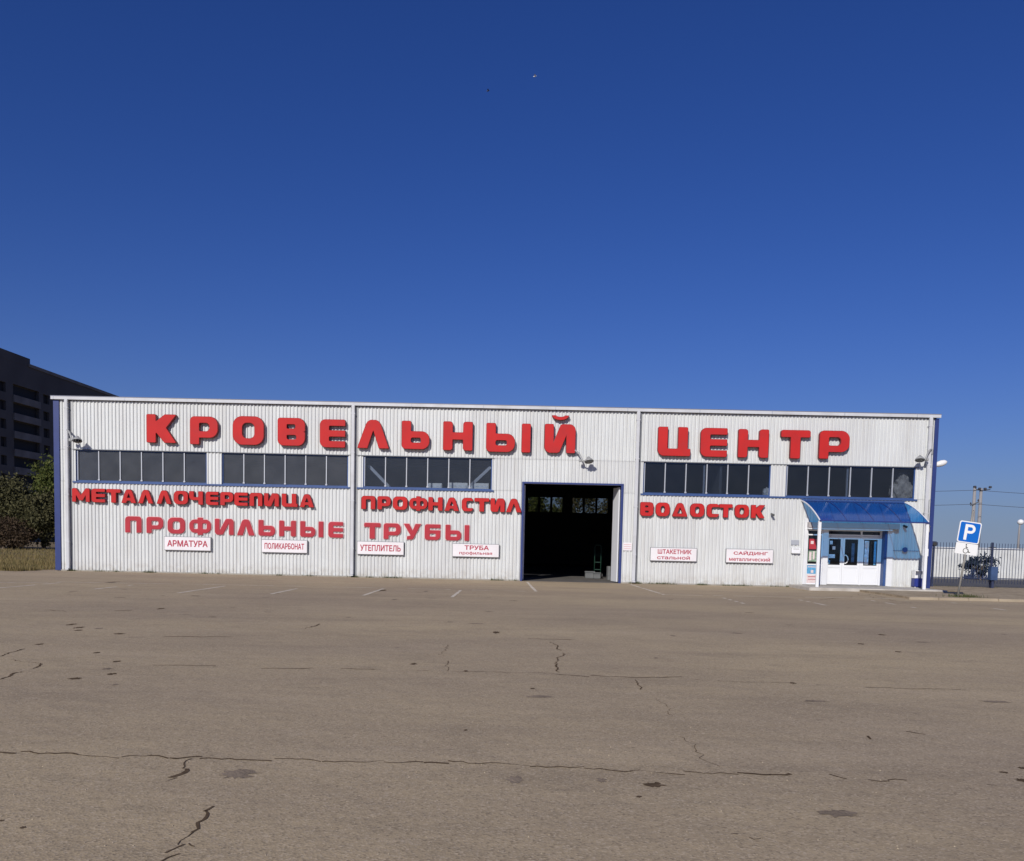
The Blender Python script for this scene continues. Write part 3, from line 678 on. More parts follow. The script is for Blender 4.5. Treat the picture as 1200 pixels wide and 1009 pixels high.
def contours(F, h, x0, y0):
    ny, nx = F.shape; segs = {}
    def pt(i, j, k):     # k: 0 horizontal edge (i,j)-(i,j+1), 1 vertical edge (i,j)-(i+1,j)
        if k == 0: a, b = F[i, j], F[i, j+1]; return (x0+(j+a/(a-b))*h, y0+i*h)
        a, b = F[i, j], F[i+1, j]; return (x0+j*h, y0+(i+a/(a-b))*h)
    ins = F < 0
    for i in range(ny-1):
        row = ins[i, :-1]*1+ins[i, 1:]*2+ins[i+1, 1:]*4+ins[i+1, :-1]*8
        for j in np.nonzero((row > 0) & (row < 15))[0]:
            c = int(row[j]); Bt, Rt, Tp, Lt = (i, j, 0), (i, j+1, 1), (i+1, j, 0), (i, j, 1)
            T = {1: [(Lt, Bt)], 2: [(Bt, Rt)], 3: [(Lt, Rt)], 4: [(Rt, Tp)], 5: [(Lt, Bt), (Rt, Tp)], 6: [(Bt, Tp)], 7: [(Lt, Tp)], 8: [(Tp, Lt)], 9: [(Tp, Bt)], 10: [(Tp, Lt), (Bt, Rt)], 11: [(Tp, Rt)], 12: [(Rt, Lt)], 13: [(Rt, Bt)], 14: [(Bt, Lt)]}[c]
            for a, b in T: segs[a] = b
    out = []
    while segs:
        st, cur = next(iter(segs.items())); loop = [st]; del segs[st]
        while cur != st and cur in segs:
            loop.append(cur); nx_ = segs.pop(cur); cur = nx_
        P = [pt(int(a), int(b), k) for a, b, k in loop]
        Q = simplify(P+[P[0]], h*0.28)[:-1]
        if len(Q) > 2: out.append(Q)
    return out
def simplify(P, eps):
    keep = {0, len(P)-1}; far = max(range(len(P)), key=lambda i: (P[i][0]-P[0][0])**2+(P[i][1]-P[0][1])**2); keep.add(far)
    st = [(0, far), (far, len(P)-1)]
    while st:
        a, b = st.pop()
        if b-a < 2: continue
        ax, ay = P[a]; bx, by = P[b]; L = math.hypot(bx-ax, by-ay) or 1e-9
        m, k = max((abs((P[i][0]-ax)*(by-ay)-(P[i][1]-ay)*(bx-ax))/L, i) for i in range(a+1, b))
        if m > eps: keep.add(k); st += [(a, k), (k, b)]
    return [P[i] for i in sorted(keep)]
def loops_mesh(loops, depth, y_back, xo, zo, sc, parent, name, mats, bevel=.012):
    cu = bpy.data.curves.new('tmp', 'CURVE'); cu.dimensions = '2D'; cu.fill_mode = 'BOTH'
    cu.extrude = depth/2-bevel; cu.bevel_depth = bevel; cu.bevel_resolution = 0; cu.offset = -bevel
    for Lp in loops:
        sp = cu.splines.new('POLY'); sp.points.add(len(Lp)-1); sp.use_cyclic_u = True
        for k, (x, y) in enumerate(Lp): sp.points[k].co = (x*sc, y*sc, 0, 1)
    o = bpy.data.objects.new('tmp', cu); COL.objects.link(o)
    bpy.context.view_layer.update()
    me = bpy.data.meshes.new_from_object(o.evaluated_get(bpy.context.evaluated_depsgraph_get()))
    bpy.data.objects.remove(o); bpy.data.curves.remove(cu)
    o0 = origin(parent)
    # curve plane x,y -> world x,z ; extrude z -> -y
    me.transform(Matrix(((1,0,0,xo-o0.x),(0,0,-1,y_back-depth/2-o0.y),(0,1,0,zo-o0.z),(0,0,0,1))))
    me.materials.clear()
    for m in mats: me.materials.append(m)
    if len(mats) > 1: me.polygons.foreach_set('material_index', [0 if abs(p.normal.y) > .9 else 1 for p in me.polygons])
    me.name = name
    ob = bpy.data.objects.new(name, me); COL.objects.link(ob); ob.parent = parent
    return ob
def letter(ch, x0, x1, z0, z1, depth, parent, mats, t, u, name='letter', grow=0.0):
    h = z1-z0; w_ = (x1-x0)/h; res = .014
    xs_ = np.arange(-.08, w_+.08, res); ys_ = np.arange(-.12, 1.12, res); X, Y = np.meshgrid(xs_, ys_)
    F = glyph(ch, w_, t, u, X, Y)-grow
    F[F == 0] = 1e-6
    return loops_mesh(contours(F, res, xs_[0], ys_[0]), depth, -.03, x0, z0, h, parent, name, mats, bevel=min(.012, depth/5))

WORDS = [
 ('large red three-dimensional word КРОВЕЛЬНЫЙ at the top left of the facade', 0.2, 0.34, 0.235, 'red', [('К', -15.746, -14.501, 5.445, 6.627), ('Р', -13.922, -12.749, 5.412, 6.576), ('О', -12.134, -10.819, 5.434, 6.625), ('В', -10.255, -9.098, 5.437, 6.593), ('Е', -8.487, -7.417, 5.403, 6.565), ('Л', -6.914, -5.592, 5.404, 6.583), ('Ь', -5.071, -3.9, 5.406, 6.575), ('Н', -3.34, -2.102, 5.391, 6.587), ('Ы', -1.546, 0.317, 5.365, 6.561), ('Й', 0.886, 2.183, 5.376, 6.571)]),
 ('large red three-dimensional word ЦЕНТР at the top right of the facade', 0.2, 0.34, 0.235, 'red', [('Ц', 5.606, 6.973, 5.354, 6.555), ('Е', 7.375, 8.49, 5.354, 6.547), ('Н', 8.941, 10.208, 5.353, 6.529), ('Т', 10.701, 11.931, 5.355, 6.531), ('Р', 12.303, 13.557, 5.372, 6.54)]),
 ('long red word МЕТАЛЛОЧЕРЕПИЦА below the two leftmost strip windows', 0.16, 0.36, 0.25, 'red', [('М', -18.923, -18.166, 2.911, 3.493), ('Е', -18.105, -17.517, 2.91, 3.489), ('Т', -17.467, -16.865, 2.908, 3.486), ('А', -16.843, -16.209, 2.907, 3.484), ('Л', -16.134, -15.489, 2.906, 3.48), ('Л', -15.353, -14.719, 2.905, 3.477), ('О', -14.633, -14.017, 2.903, 3.474), ('Ч', -13.981, -13.388, 2.902, 3.471), ('Е', -13.28, -12.74, 2.901, 3.468), ('Р', -12.668, -12.107, 2.9, 3.465), ('Е', -12.079, -11.504, 2.899, 3.462), ('П', -11.435, -10.885, 2.898, 3.459), ('И', -10.824, -10.189, 2.897, 3.456), ('Ц', -10.081, -9.406, 2.895, 3.453), ('А', -9.326, -8.716, 2.894, 3.45)]),
 ('red word ПРОФНАСТИЛ below the third strip window, ending at the gateway', 0.14, 0.36, 0.25, 'red', [('П', -6.732, -6.136, 2.873, 3.436), ('Р', -6.057, -5.49, 2.873, 3.437), ('О', -5.411, -4.787, 2.873, 3.439), ('Ф', -4.719, -3.949, 2.874, 3.441), ('Н', -3.92, -3.311, 2.874, 3.443), ('А', -3.239, -2.623, 2.874, 3.445), ('С', -2.515, -2.032, 2.874, 3.446), ('Т', -1.992, -1.348, 2.874, 3.448), ('И', -1.312, -0.703, 2.875, 3.45), ('Л', -0.653, 0.002, 2.875, 3.451)]),
 ('red word ВОДОСТОК on the wall right of the gateway', 0.14, 0.37, 0.26, 'red', [('В', 4.968, 5.531, 2.844, 3.431), ('О', 5.617, 6.209, 2.846, 3.428), ('Д', 6.317, 6.952, 2.848, 3.425), ('О', 7.059, 7.658, 2.85, 3.422), ('С', 7.751, 8.271, 2.852, 3.419), ('Т', 8.265, 8.835, 2.854, 3.417), ('О', 8.921, 9.519, 2.855, 3.414), ('К', 9.605, 10.182, 2.857, 3.411)]),
 ('flat pink-edged red word ПРОФИЛЬНЫЕ low on the left wall', 0.04, 0.32, 0.235, 'flat', [('П', -16.738, -16.042, 1.682, 2.358), ('Р', -15.832, -15.123, 1.679, 2.353), ('О', -14.938, -14.196, 1.676, 2.348), ('Ф', -14.015, -13.096, 1.673, 2.343), ('И', -12.937, -12.134, 1.67, 2.337), ('Л', -11.99, -11.256, 1.667, 2.333), ('Ь', -11.086, -10.385, 1.665, 2.328), ('Н', -10.212, -9.504, 1.662, 2.323), ('Ы', -9.323, -8.341, 1.659, 2.318), ('Е', -8.132, -7.511, 1.656, 2.313)]),
 ('flat pink-edged red word ТРУБЫ between the gateway and the second rain pipe', 0.04, 0.32, 0.235, 'flat', [('Т', -6.62, -5.924, 1.644, 2.307), ('Р', -5.794, -5.073, 1.645, 2.306), ('У', -4.95, -4.215, 1.646, 2.304), ('Б', -4.06, -3.394, 1.647, 2.303), ('Ы', -3.185, -2.177, 1.648, 2.301)])]
for lab, depth, t, u, mk, items in WORDS:
    xa = items[0][1]; xb = items[-1][2]
    T = thing('letter_sign', ((xa+xb)/2, -.03, items[0][3]), lab, 'sign')
    for ch, x0, x1, z0, z1 in items:
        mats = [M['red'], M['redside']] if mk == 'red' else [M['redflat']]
        lo = letter(ch, x0, x1, z0, z1, depth, T, mats, t, u)
        if ch == 'Й':
            hh = z1-z0; cx = (x0+x1)/2; pts = []
            for k in range(9): a = math.pi*(1+k/8); pts.append((cx-x0+.30*hh*math.cos(a), hh*1.30+.17*hh*math.sin(a)))
            inner = [(cx-x0+(px_-(cx-x0))*.50, hh*1.30+(py_-hh*1.30)*.30) for px_, py_ in reversed(pts)]
            loops_mesh([[(p[0]/hh, p[1]/hh) for p in pts+inner]], depth, -.03, x0, z0, hh, lo, 'breve', mats)
        if mk != 'red':
            letter(ch, x0, x1, z0, z1, .012, lo, [M['pinkback']], t, u, name='letter_backing', grow=.035)

# small hanging boards with lettering
def text_mesh(txt, x0, x1, z0, z1, y, parent, m, bold=.0):
    cu = bpy.data.curves.new('tmp', 'FONT'); cu.body = txt; cu.size = 1; cu.fill_mode = 'NONE'; cu.resolution_u = 4
    o = bpy.data.objects.new('tmp', cu); COL.objects.link(o); bpy.context.view_layer.update()
    me = bpy.data.meshes.new_from_object(o.evaluated_get(bpy.context.evaluated_depsgraph_get()))
    bpy.data.objects.remove(o); bpy.data.curves.remove(cu)
    co = np.array([v.co[:2] for v in me.vertices]); ed = np.array([e.vertices[:] for e in me.edges]); bpy.data.meshes.remove(me)
    mn, mx = co.min(0), co.max(0); res = .022
    xs_ = np.arange(mn[0]-.06, mx[0]+.06, res); ys_ = np.arange(mn[1]-.06, mx[1]+.06, res); X, Y = np.meshgrid(xs_, ys_)
    # outline edges in drawing order: signed crossings give a non-zero winding fill, so overlapping strokes stay solid
    wn = np.zeros(X.shape, int); d = np.full(X.shape, 1e9)
    nxt = {}
    for i, j in ed: nxt.setdefault(int(i), []).append(int(j)); nxt.setdefault(int(j), []).append(int(i))
    seen = set()
    for st in sorted(nxt):
        if st in seen: continue
        loop = [st]; seen.add(st); cur = min(nxt[st])
        while cur not in seen:
            loop.append(cur); seen.add(cur); cur = [q for q in nxt[cur] if q != loop[-2]][0]
        for k in range(len(loop)):
            ax, ay = co[loop[k]]; bx, by = co[loop[(k+1) % len(loop)]]
            L2 = (bx-ax)**2+(by-ay)**2 or 1e-12
            t = np.clip(((X-ax)*(bx-ax)+(Y-ay)*(by-ay))/L2, 0, 1); d = np.minimum(d, np.hypot(X-ax-t*(bx-ax), Y-ay-t*(by-ay)))
            cr = (bx-ax)*(Y-ay)-(X-ax)*(by-ay)
            wn += ((ay <= Y) & (by > Y) & (cr > 0)).astype(int); wn -= ((ay > Y) & (by <= Y) & (cr < 0)).astype(int)
    F = np.where(wn != 0, -np.maximum(d, 1e-4), d)-bold; F[F == 0] = 1e-6
    sx = (x1-x0)/(mx[0]-mn[0]+2*bold); sz = (z1-z0)/(mx[1]-mn[1]+2*bold)
    loops = [[((p[0]-mn[0]+bold)*sx, (p[1]-mn[1]+bold)*sz) for p in q] for q in contours(F, res, xs_[0], ys_[0])]
    return loops_mesh(loops, .006, y-.0005, x0, z0, 1.0, parent, 'lettering', [m], bevel=0.0)
BOARDS = [
 (-15.066, -13.077, 0.966, 1.553, 'АРМАТУРА', None, 'white board reading АРМАТУРА, leftmost of the small signs'),
 (-10.945, -8.995, 0.961, 1.518, 'ПОЛИКАРБОНАТ', None, 'white board reading ПОЛИКАРБОНАТ below the flat red lettering'),
 (-6.903, -4.914, 0.969, 1.536, 'УТЕПЛИТЕЛЬ', None, 'white board reading УТЕПЛИТЕЛЬ right of the second rain pipe'),
 (-2.878, -0.9, 0.962, 1.529, 'ТРУБА', 'профильная', 'white board reading ТРУБА профильная left of the gateway'),
 (5.45, 7.42, 0.976, 1.549, 'ШТАКЕТНИК', 'стальной', 'white board reading ШТАКЕТНИК стальной right of the gateway'),
 (8.629, 10.625, 0.969, 1.56, 'САЙДИНГ', 'металлический', 'white board reading САЙДИНГ металлический left of the shop entrance')]
for x0, x1, z0, z1, l1, l2, lab in BOARDS:
    T = thing('sign_board', ((x0+x1)/2, -.12, z0), lab, 'sign')
    MB().bevbox(x0, x1, -.125, -.03, z0, z1, .01).build('box', M['boardedge'], T)
    MB().bevbox(x0+.02, x1-.02, -.135, -.1251, z0+.02, z1-.02, .004).build('panel', M['board'], T)
    W_, h_ = x1-x0, z1-z0
    if l2 is None:
        text_mesh(l1, x0+.07*W_, x1-.07*W_, z0+.28*h_, z0+.74*h_, -.135, T, M['signtext'], .026)
    else:
        k = .20 if len(l1) < 6 else .10
        text_mesh(l1, x0+(k+.06)*W_, x1-(k+.02)*W_, z0+.54*h_, z0+.87*h_, -.135, T, M['signtext'], .026)
        k = .22 if len(l2) < 8 else (.15 if len(l2) < 12 else .07)
        text_mesh(l2, x0+k*W_, x1-k*W_, z0+.14*h_, z0+.42*h_, -.135, T, M['signtext'], .016)

# ================================================================== things on and around the building
def wall_lamp(x, z, side, label):
    T = thing('wall_lamp', (x, -.03, z), label, 'lamp', 'grey flood lamps on the facade')
    MB().bevbox(x-.09, x+.09, -.09, -.025, z-.12, z+.12, .02).build('bracket', M['lampgrey'], T)
    pts = [(x, -.09, z+.03), (x+.07*side, -.22, z+.06), (x+.22*side, -.32, z-.08), (x+.32*side, -.40, z-.28), (x+.36*side, -.42, z-.40), (x+.50*side, -.46, z-.38)]
    MB().tube(pts, [.035,.04,.04,.035,.032,.03], 8).build('arm', M['lampgrey'], T, smooth=True)
    MB().bevbox(x+.27*side-.06, x+.27*side+.06, -.43, -.32, z-.43, z-.31, .02).build('ballast_box', M['lampgrey'], T)
    c = Vector((x+.62*side, -.50, z-.38)); ax = Vector((.12*side, -.34, -.90))
    MB().lathe(c-ax.normalized()*.10, ax, [(-.07,.0),(-.07,.05),(-.02,.08),(.03,.13),(.09,.18),(.14,.195),(.15,.19),(.10,.16),(.05,.07),(.05,0)], 18).build('reflector', M['lampgrey'], T, smooth=True)
    MB().lathe(c-ax.normalized()*.10, ax, [(.115,0),(.115,.155),(.12,.155),(.12,0)], 18).build('lens', M['glass_m'], T)
wall_lamp(-19.13, 5.84, 1, 'grey curved arm flood lamp beside the far left rain pipe')
wall_lamp(2.12, 5.44, 1, 'grey curved arm flood lamp under the last letter above the gateway')
wall_lamp(16.99, 5.79, -1, 'grey curved arm flood lamp on the wall at the right corner of the building')
T = thing('street_lamp_head', (17.28, .9, 5.3), 'white oval lamp head sticking out past the right corner of the warehouse', 'lamp')
MB().tube([(17.26, .9, 5.15), (17.45, .85, 5.26), (17.65, .8, 5.33)], .03, 8).build('arm', M['steel'], T)
mb = MB(); prof = [(-.05,.0),(0,.06),(.12,.115),(.28,.135),(.42,.11),(.50,.05),(.52,0)]
mb.lathe((17.58, .8, 5.30), (.92, -.15, .30), prof, 14); mb.build('lamp_housing', M['lampwhite'], T, smooth=True)

def small_camera(x, z, y, label, m='grey'):
    T = thing('security_camera', (x, y, z), label, 'camera')
    MB().tube([(x, y, z+.02), (x, y-.10, z+.03)], .018, 6).build('mount', M[m], T)
    MB().lathe((x, y-.08, z+.02), (.2, -1, -.3), [(0,0),(0,.045),(.16,.045),(.17,.055),(.2,.055),(.2,0)], 10).build('housing', M[m], T)
small_camera(10.47, 3.03, -.03, 'small grey bullet camera to the right of the lowest long red word')
small_camera(16.02, 2.66, -.03, 'dark dome camera high on the blue shaded wall under the canopy', 'black')
T = thing('wall_speaker', (16.1, -.03, 1.66), 'small dark horn fitting low on the blue shaded wall right of the doors', 'speaker')
MB().lathe((16.1, -.03, 1.7), (0, -1, -.15), [(0,0),(0,.06),(.06,.07),(.14,.11),(.14,0)], 12).build('horn', M['blue_dull'], T)
MB().box(15.66, 16.75, -.045, -.03, 1.63, 1.645).build('cable', M['blue_dull'], T)
T = thing('lantern', (17.0, -.05, 2.5), 'slim grey green lantern on the white strip beside the right blue corner', 'lamp')
MB().bevbox(16.97, 17.09, -.16, -.055, 2.42, 2.66, .02).build('housing', M['steel'], T); box('cap', 16.95, 17.11, -.18, -.055, 2.661, 2.69, M['grey'], T)
T = thing('meter_box', (16.98, -.05, 1.5), 'white electric meter box on the corner strip right of the canopy', 'meter box')
MB().bevbox(16.86, 17.06, -.22, -.21+.16, 1.42, 1.74, .012).build('case', M['white'], T); box('dial', 16.90, 17.02, -.226, -.2201, 1.6, 1.69, M['grey'], T)
T = thing('alarm_siren', (17.3, .2, 1.8), 'dark blue siren box fixed to the side of the right building corner', 'siren')
MB().bevbox(17.29, 17.58, .12, .34, 1.86, 2.06, .03).build('case', M['rail'], T); MB().lathe((17.44, .12, 1.95), (0,-1,0), [(0,.0),(0,.06),(.07,.08),(.07,0)], 10).build('horn', M['black'], T)
def plate(name, x0, x1, z0, z1, m, label, cat, d=.02, lines=0):
    T = thing(name, ((x0+x1)/2, -.03, z0), label, cat)
    MB().bevbox(x0, x1, -.03-d, -.026, z0, z1, .006).build('plate', m, T)
    for k in range(lines): 
        zz = z1-(k+1)*(z1-z0)/(lines+1); box('text_line', x0+.06*(x1-x0), x1-.1*(x1-x0), -.0325-d, -.0301-d, zz-.012, zz+.012, M['pinkback'], T)
    return T
plate('notice_plate', 4.32, 4.69, 1.38, 1.72, M['board'], 'small white notice plate on the wall right of the open gateway', 'notice', lines=3)
plate('notice_plate', 11.36, 11.70, 1.78, 1.98, M['alu'], 'small grey plaque on the white wall left of the shop window', 'plaque')
T = thing('letter_box', (11.57, -.03, 1.42), 'white letter box under the grey plaque left of the shop window', 'letter box')
MB().bevbox(11.38, 11.74, -.16, -.03, 1.42, 1.66, .015).build('case', M['white'], T); box('slot', 11.44, 11.68, -.163, -.1601, 1.60, 1.615, M['black'], T)
T = thing('litter_bin', (16.66, -.3, .0), 'white and blue litter bin standing against the wall below the canopy', 'bin')
MB().bevbox(16.46, 16.88, -.42, -.08, .14, .50, .02).build('bucket', M['binblue'], T)
mb = MB(); mb.box(16.46, 16.49, -.40, -.10, .501, .80); mb.box(16.85, 16.88, -.40, -.10, .501, .80); mb.box(16.49, 16.85, -.12, -.10, .501, .80); mb.box(16.46, 16.88, -.42, -.08, .801, .83)
mb.build('hood', M['signwhite'], T)
mb = MB(); [mb.box(a, a+.04, b, b+.04, 0.10, .14) for a in (16.48, 16.82) for b in (-.40, -.14)]; mb.build('foot', M['signwhite'], T)

# canopy
T = thing('entrance_canopy', (13.9, -1.2, 0), 'curved blue translucent canopy on white posts over the shop entrance', 'canopy')
def arch(t):      # t 0 at the wall, 1 at the front edge
    return (-2.42*t-.03, 3.64-(3.64-2.76)*(.48*t+.52*t*t))
N = 16; cx0, cx1 = 11.72, 16.02
for k in range(4):
    a = cx0+.03+(cx1-cx0-.06)*k/4; b = cx0+.03+(cx1-cx0-.06)*(k+1)/4-.012
    mb = MB(); vs = []
    for i in range(N+1):
        y, z = arch(i/N); sag = 0.0
        vs += [(a, y, z+.012), (b, y, z+.012)]
    for i in range(N+1):
        y, z = arch(i/N); vs += [(a, y, z+.003), (b, y, z+.003)]
    m_ = (N+1)*2
    fs = [(2*i, 2*i+1, 2*i+3, 2*i+2) for i in range(N)]
    mb.add(vs[:m_], fs); mb.build('canopy_sheet', M['canopy'], T, smooth=True)
for k in range(5):
    x = cx0+.015+(cx1-cx0-.03)*k/4; wd = .020 if k in (0, 4) else .008
    mb = MB()
    for i in range(N):
        (y0, z0), (y1, z1) = arch(i/N), arch((i+1)/N)
        mb.add([(x-wd, y0, z0-.020), (x+wd, y0, z0-.020), (x+wd, y0, z0+.018), (x-wd, y0, z0+.018), (x-wd, y1, z1-.020), (x+wd, y1, z1-.020), (x+wd, y1, z1+.018), (x-wd, y1, z1+.018)],
               [(0,1,2,3),(7,6,5,4),(0,4,5,1),(1,5,6,2),(2,6,7,3),(3,7,4,0)])
    mb.build('arch_rib', M['white'] if k in (0, 4) else M['blue'], T)
box('front_rail', cx0, cx1, -2.47, -2.43, 2.72, 2.775, M['blue'], T)
box('wall_rail', cx0, cx1, -.085, -.045, 3.63, 3.70, M['blue_dull'], T)
for x in (11.76, 15.98): MB().bevbox(x-.055, x+.055, -2.42, -2.31, .12, 2.74, .01).build('post', M['white'], T)
# step
st = thing('entrance_step', (14, -1.5, 0), 'low pale concrete step in front of the shop doors', 'step')
mb = MB(); mb.bevbox(11.35, 16.75, -2.75, .29, -.02, .118, .02); mb.build('slab', M['stepmat'], st)
MB().bevbox(11.9, 15.45, -.95, .30, .119, .135, .005).build('mat_slab', M['concrete'], st)
# posters in the shop window and doors
def poster(x0, x1, z0, z1, y, m, label, parts=()):
    T = thing('poster', ((x0+x1)/2, y, z0), label, 'poster')
    box('sheet', x0, x1, y, y+.004, z0, z1, M[m], T)
    for (a, b, c, d, mm) in parts: box('print', x0+(x1-x0)*a, x0+(x1-x0)*b, y-.002, y-.0005, z0+(z1-z0)*c, z0+(z1-z0)*d, M[mm], T)
poster(12.16, 12.46, 1.62, 2.05, .052, 'posterred', 'red poster with a pale patch in the narrow shop window', ((.2,.6,.5,.8,'posterpale'),))
poster(12.14, 12.52, 1.10, 1.55, .052, 'postergreen', 'green and white poster low in the narrow shop window', ((.1,.35,.1,.9,'posterpale'), (.5,.7,.2,.95,'posterpale')))
poster(12.11, 12.65, .58, .93, .043, 'posterblue', 'light blue poster stuck below the narrow shop window', ((.05,.9,.78,.88,'posterpale'), (.3,.5,.1,.45,'posterpale')))
poster(12.11, 12.65, .19, .55, .043, 'posterpale', 'pale pink poster at the foot of the narrow shop window', ((.1,.9,.7,.78,'posterred'), (.1,.8,.4,.46,'posterred')))
poster(14.60, 14.78, 1.02, 2.02, YD+.0295, 'curtain', 'grey striped poster behind the glass right of the doors', ((.2,.9,.7,.95,'posterpale'), (.1,.6,.1,.3,'posterpale')))
poster(13.12, 13.24, 1.84, 1.99, YD+.0295, 'curtain', 'small pale sticker at the top of the left door glass')
poster(13.24, 13.36, 1.62, 1.76, YD+.0295, 'posterpale', 'small white sticker in the middle of the left door glass')
poster(13.10, 13.36, 1.26, 1.42, YD+.0295, 'curtain', 'small grey leaflet low on the left door glass')
poster(13.06, 13.16, 1.02, 1.16, YD+.0295, 'posterblue', 'small blue sticker at the bottom of the left door glass')
poster(15.00, 15.09, 1.0, 2.0, YD+.0295, 'posterblue', 'narrow blue strip poster at the right edge of the glass beside the doors')
poster(14.05, 14.18, 1.1, 1.9, YD+.042, 'curtain', 'tall dim grey leaflet strip behind the right door glass')

# ---------------- things seen inside
T = thing('hand_trolley', (3.9, 5, 0), 'green upright hand trolley just inside the gateway', 'trolley')
MB().tube([(3.55,5,.15),(3.55,5,1.5),(3.6,5,1.58),(3.8,5,1.58),(3.85,5,1.5),(3.85,5,.15)], .025, 8).build('frame', M['green'], T, smooth=True)
mb = MB(); [mb.box(3.56, 3.84, 4.985, 5.015, z, z+.03) for z in (.4, .75, 1.1)]; mb.build('crossbar', M['green'], T)
box('toe_plate', 3.5, 3.9, 4.7, 5.0, .03, .05, M['green'], T)
for x in (3.47, 3.93): MB().lathe((x-.03, 5.06, .12), (1,0,0), [(0,.0),(0,.11),(.05,.11),(.05,0)], 14).build('wheel', M['black'], T)
for k, (x, y, s, h, lab) in enumerate(((3.30,4.6,.22,.34,'grey metal crate lying left of the green trolley inside the gateway'), (3.62,4.3,.16,.3,'small grey tin in front of the green trolley inside the gateway'), (4.10,3.2,.14,.62,'tall grey drum beside the open white gate leaf'))):
    if k < 2:
        T = thing('metal_crate', (x, y, 0), lab, 'crate')
        mb = MB(); mb.bevbox(x-s, x+s, y-s, y+s, .01, h*.8, .02); mb.build('body', M['grey'], T); mb = MB(); mb.bevbox(x-s-.02, x+s+.02, y-s-.02, y+s+.02, h*.8+.001, h, .015); mb.build('lid', M['grey'], T)
    else:
        T = thing('steel_drum', (x, y, 0), lab, 'drum')
        MB().lathe((x, y, .01), (0,0,1), [(0,0),(0,s),(h*.33,s),(h*.35,s*1.05),(h*.37,s),(h*.66,s),(h*.68,s*1.05),(h*.7,s),(h,s),(h,0)], 18).build('body', M['grey'], T, smooth=False)
for k, (x0, x1, h, lab) in enumerate(((-4.05,-3.42,.36,'white carton behind the fourth pane of the third strip window'), (-3.16,-2.32,.40,'wide white carton behind the fifth pane of the third strip window'), (-2.18,-1.42,.40,'white carton behind the sixth pane of the third strip window'))):
    T = thing('carton', ((x0+x1)/2, .8, 3.66), lab, 'carton', 'cartons on the high shelf')
    MB().bevbox(x0, x1, .45, 1.0, 3.661, 3.70+h, .01).build('body', M['signwhite'], T)
    box('tape', x0+.02, x1-.02, .446, .4495, 3.70+h*.6, 3.72+h*.65, M['curtain'], T)
def lump(name, c, r, m, label, cat, seed):
    bm = bmesh.new(); bmesh.ops.create_icosphere(bm, subdivisions=4, radius=1); rs = random.Random(seed); ph = [rs.uniform(0, 6) for _ in range(6)]
    for v in bm.verts:
        p = v.co; k = 1+.26*math.sin(4*p.x+ph[0])*math.cos(3.5*p.z+ph[1])+.20*abs(math.sin(6*p.x+ph[2]+4*p.z))+.14*abs(math.sin(9*p.z-5*p.x+ph[3]))+.06*math.sin(21*p.x+ph[4]+17*p.z)
        v.co = Vector((p.x*r[0], p.y*r[1], max(p.z, -.75)*r[2]))*k
    me = bpy.data.meshes.new(name); bm.to_mesh(me); bm.free(); me.materials.append(m)
    o = bpy.data.objects.new(name, me); COL.objects.link(o); o.location = c; return tag(o, label, cat)
lump('sack', (16.14, .62, 4.12), (.36, .26, .60), M['beige'], 'crumpled beige sack heaped behind the last pane of the rightmost strip window', 'sack', 3)
lump('plastic_bag', (10.42, .6, 3.82), (.14, .14, .30), M['signwhite'], 'white plastic bag behind the last pane of the window above the lowest long word', 'bag', 5)

# ---------------- parking sign
PS = thing('parking_sign', (15.27, -6.6, .08), 'leaning parking sign with a blue P plate and wheelchair plate on a grey post', 'sign')
PS.rotation_euler = (0, R(7.0), 0)
def psb(mb, name, m, par=PS, **k): return mb.build(name, m, par, **k)
PX = 15.27
MB().tube([(PX,-6.6,.02),(PX,-6.6,3.08)], .035, 10).build('post', M['steel'], PS, smooth=True)
def rrpoly(x0, x1, z0, z1, r, n=5):
    P = []
    for cx, cz, a0 in ((x1-r, z1-r, 0), (x0+r, z1-r, 90), (x0+r, z0+r, 180), (x1-r, z0+r, 270)):
        for k in range(n+1): a = R(a0+90*k/n); P.append((cx+r*math.cos(a), cz+r*math.sin(a)))
    return P
cxp = PX-.03
p1 = MB().prism(rrpoly(cxp-.38, cxp+.38, 1.96, 2.70, .07), -6.665, -6.645).build('parking_plate', M['signwhite'], PS)
MB().prism(rrpoly(cxp-.345, cxp+.345, 1.995, 2.665, .05), -6.669, -6.6655).build('blue_field', M['signblue'], p1)
xs0 = cxp-.175
stx = MB().box(xs0, xs0+.10, -6.673, -6.6695, 2.06, 2.60)
O = [(xs0+.10, 2.60)]+[(xs0+.21+.155*math.cos(a), 2.445+.155*math.sin(a)) for a in [math.pi/2-k*math.pi/12 for k in range(13)]]+[(xs0+.10, 2.29)]
I = [(xs0+.10, 2.51)]+[(xs0+.21+.065*math.cos(a), 2.445+.065*math.sin(a)) for a in [math.pi/2-k*math.pi/12 for k in range(13)]]+[(xs0+.10, 2.38)]
for i in range(len(O)-1): stx.prism([O[i], O[i+1], I[i+1], I[i]], -6.673, -6.6695)
stx.build('letter_p', M['signwhite'], p1)
p2 = MB().prism(rrpoly(cxp-.38, cxp+.38, 1.56, 1.945, .03), -6.665, -6.645).build('wheelchair_plate', M['signwhite'], PS)
wm = MB(); y = -6.668; c = (cxp-.02, 1.69)
ring = [(c[0]+.085*math.cos(R(a)), y, c[1]+.085*math.sin(R(a))) for a in range(120, 381, 20)]
wm.tube(ring, .011, 6); wm.tube([(c[0]-.005,y,1.86),(c[0],y,1.76),(c[0]+.07,y,1.75),(c[0]+.115,y,1.64),(c[0]+.16,y,1.655)], .014, 6); wm.tube([(c[0],y,1.81),(c[0]+.06,y,1.80)], .011, 6)
wm.lathe((c[0]-.01, y-.002, 1.895), (0,-1,0), [(0,.0),(0,.024),(.004,.024),(.004,0)], 10)
wm.build('wheelchair_symbol', M['black'], p2)

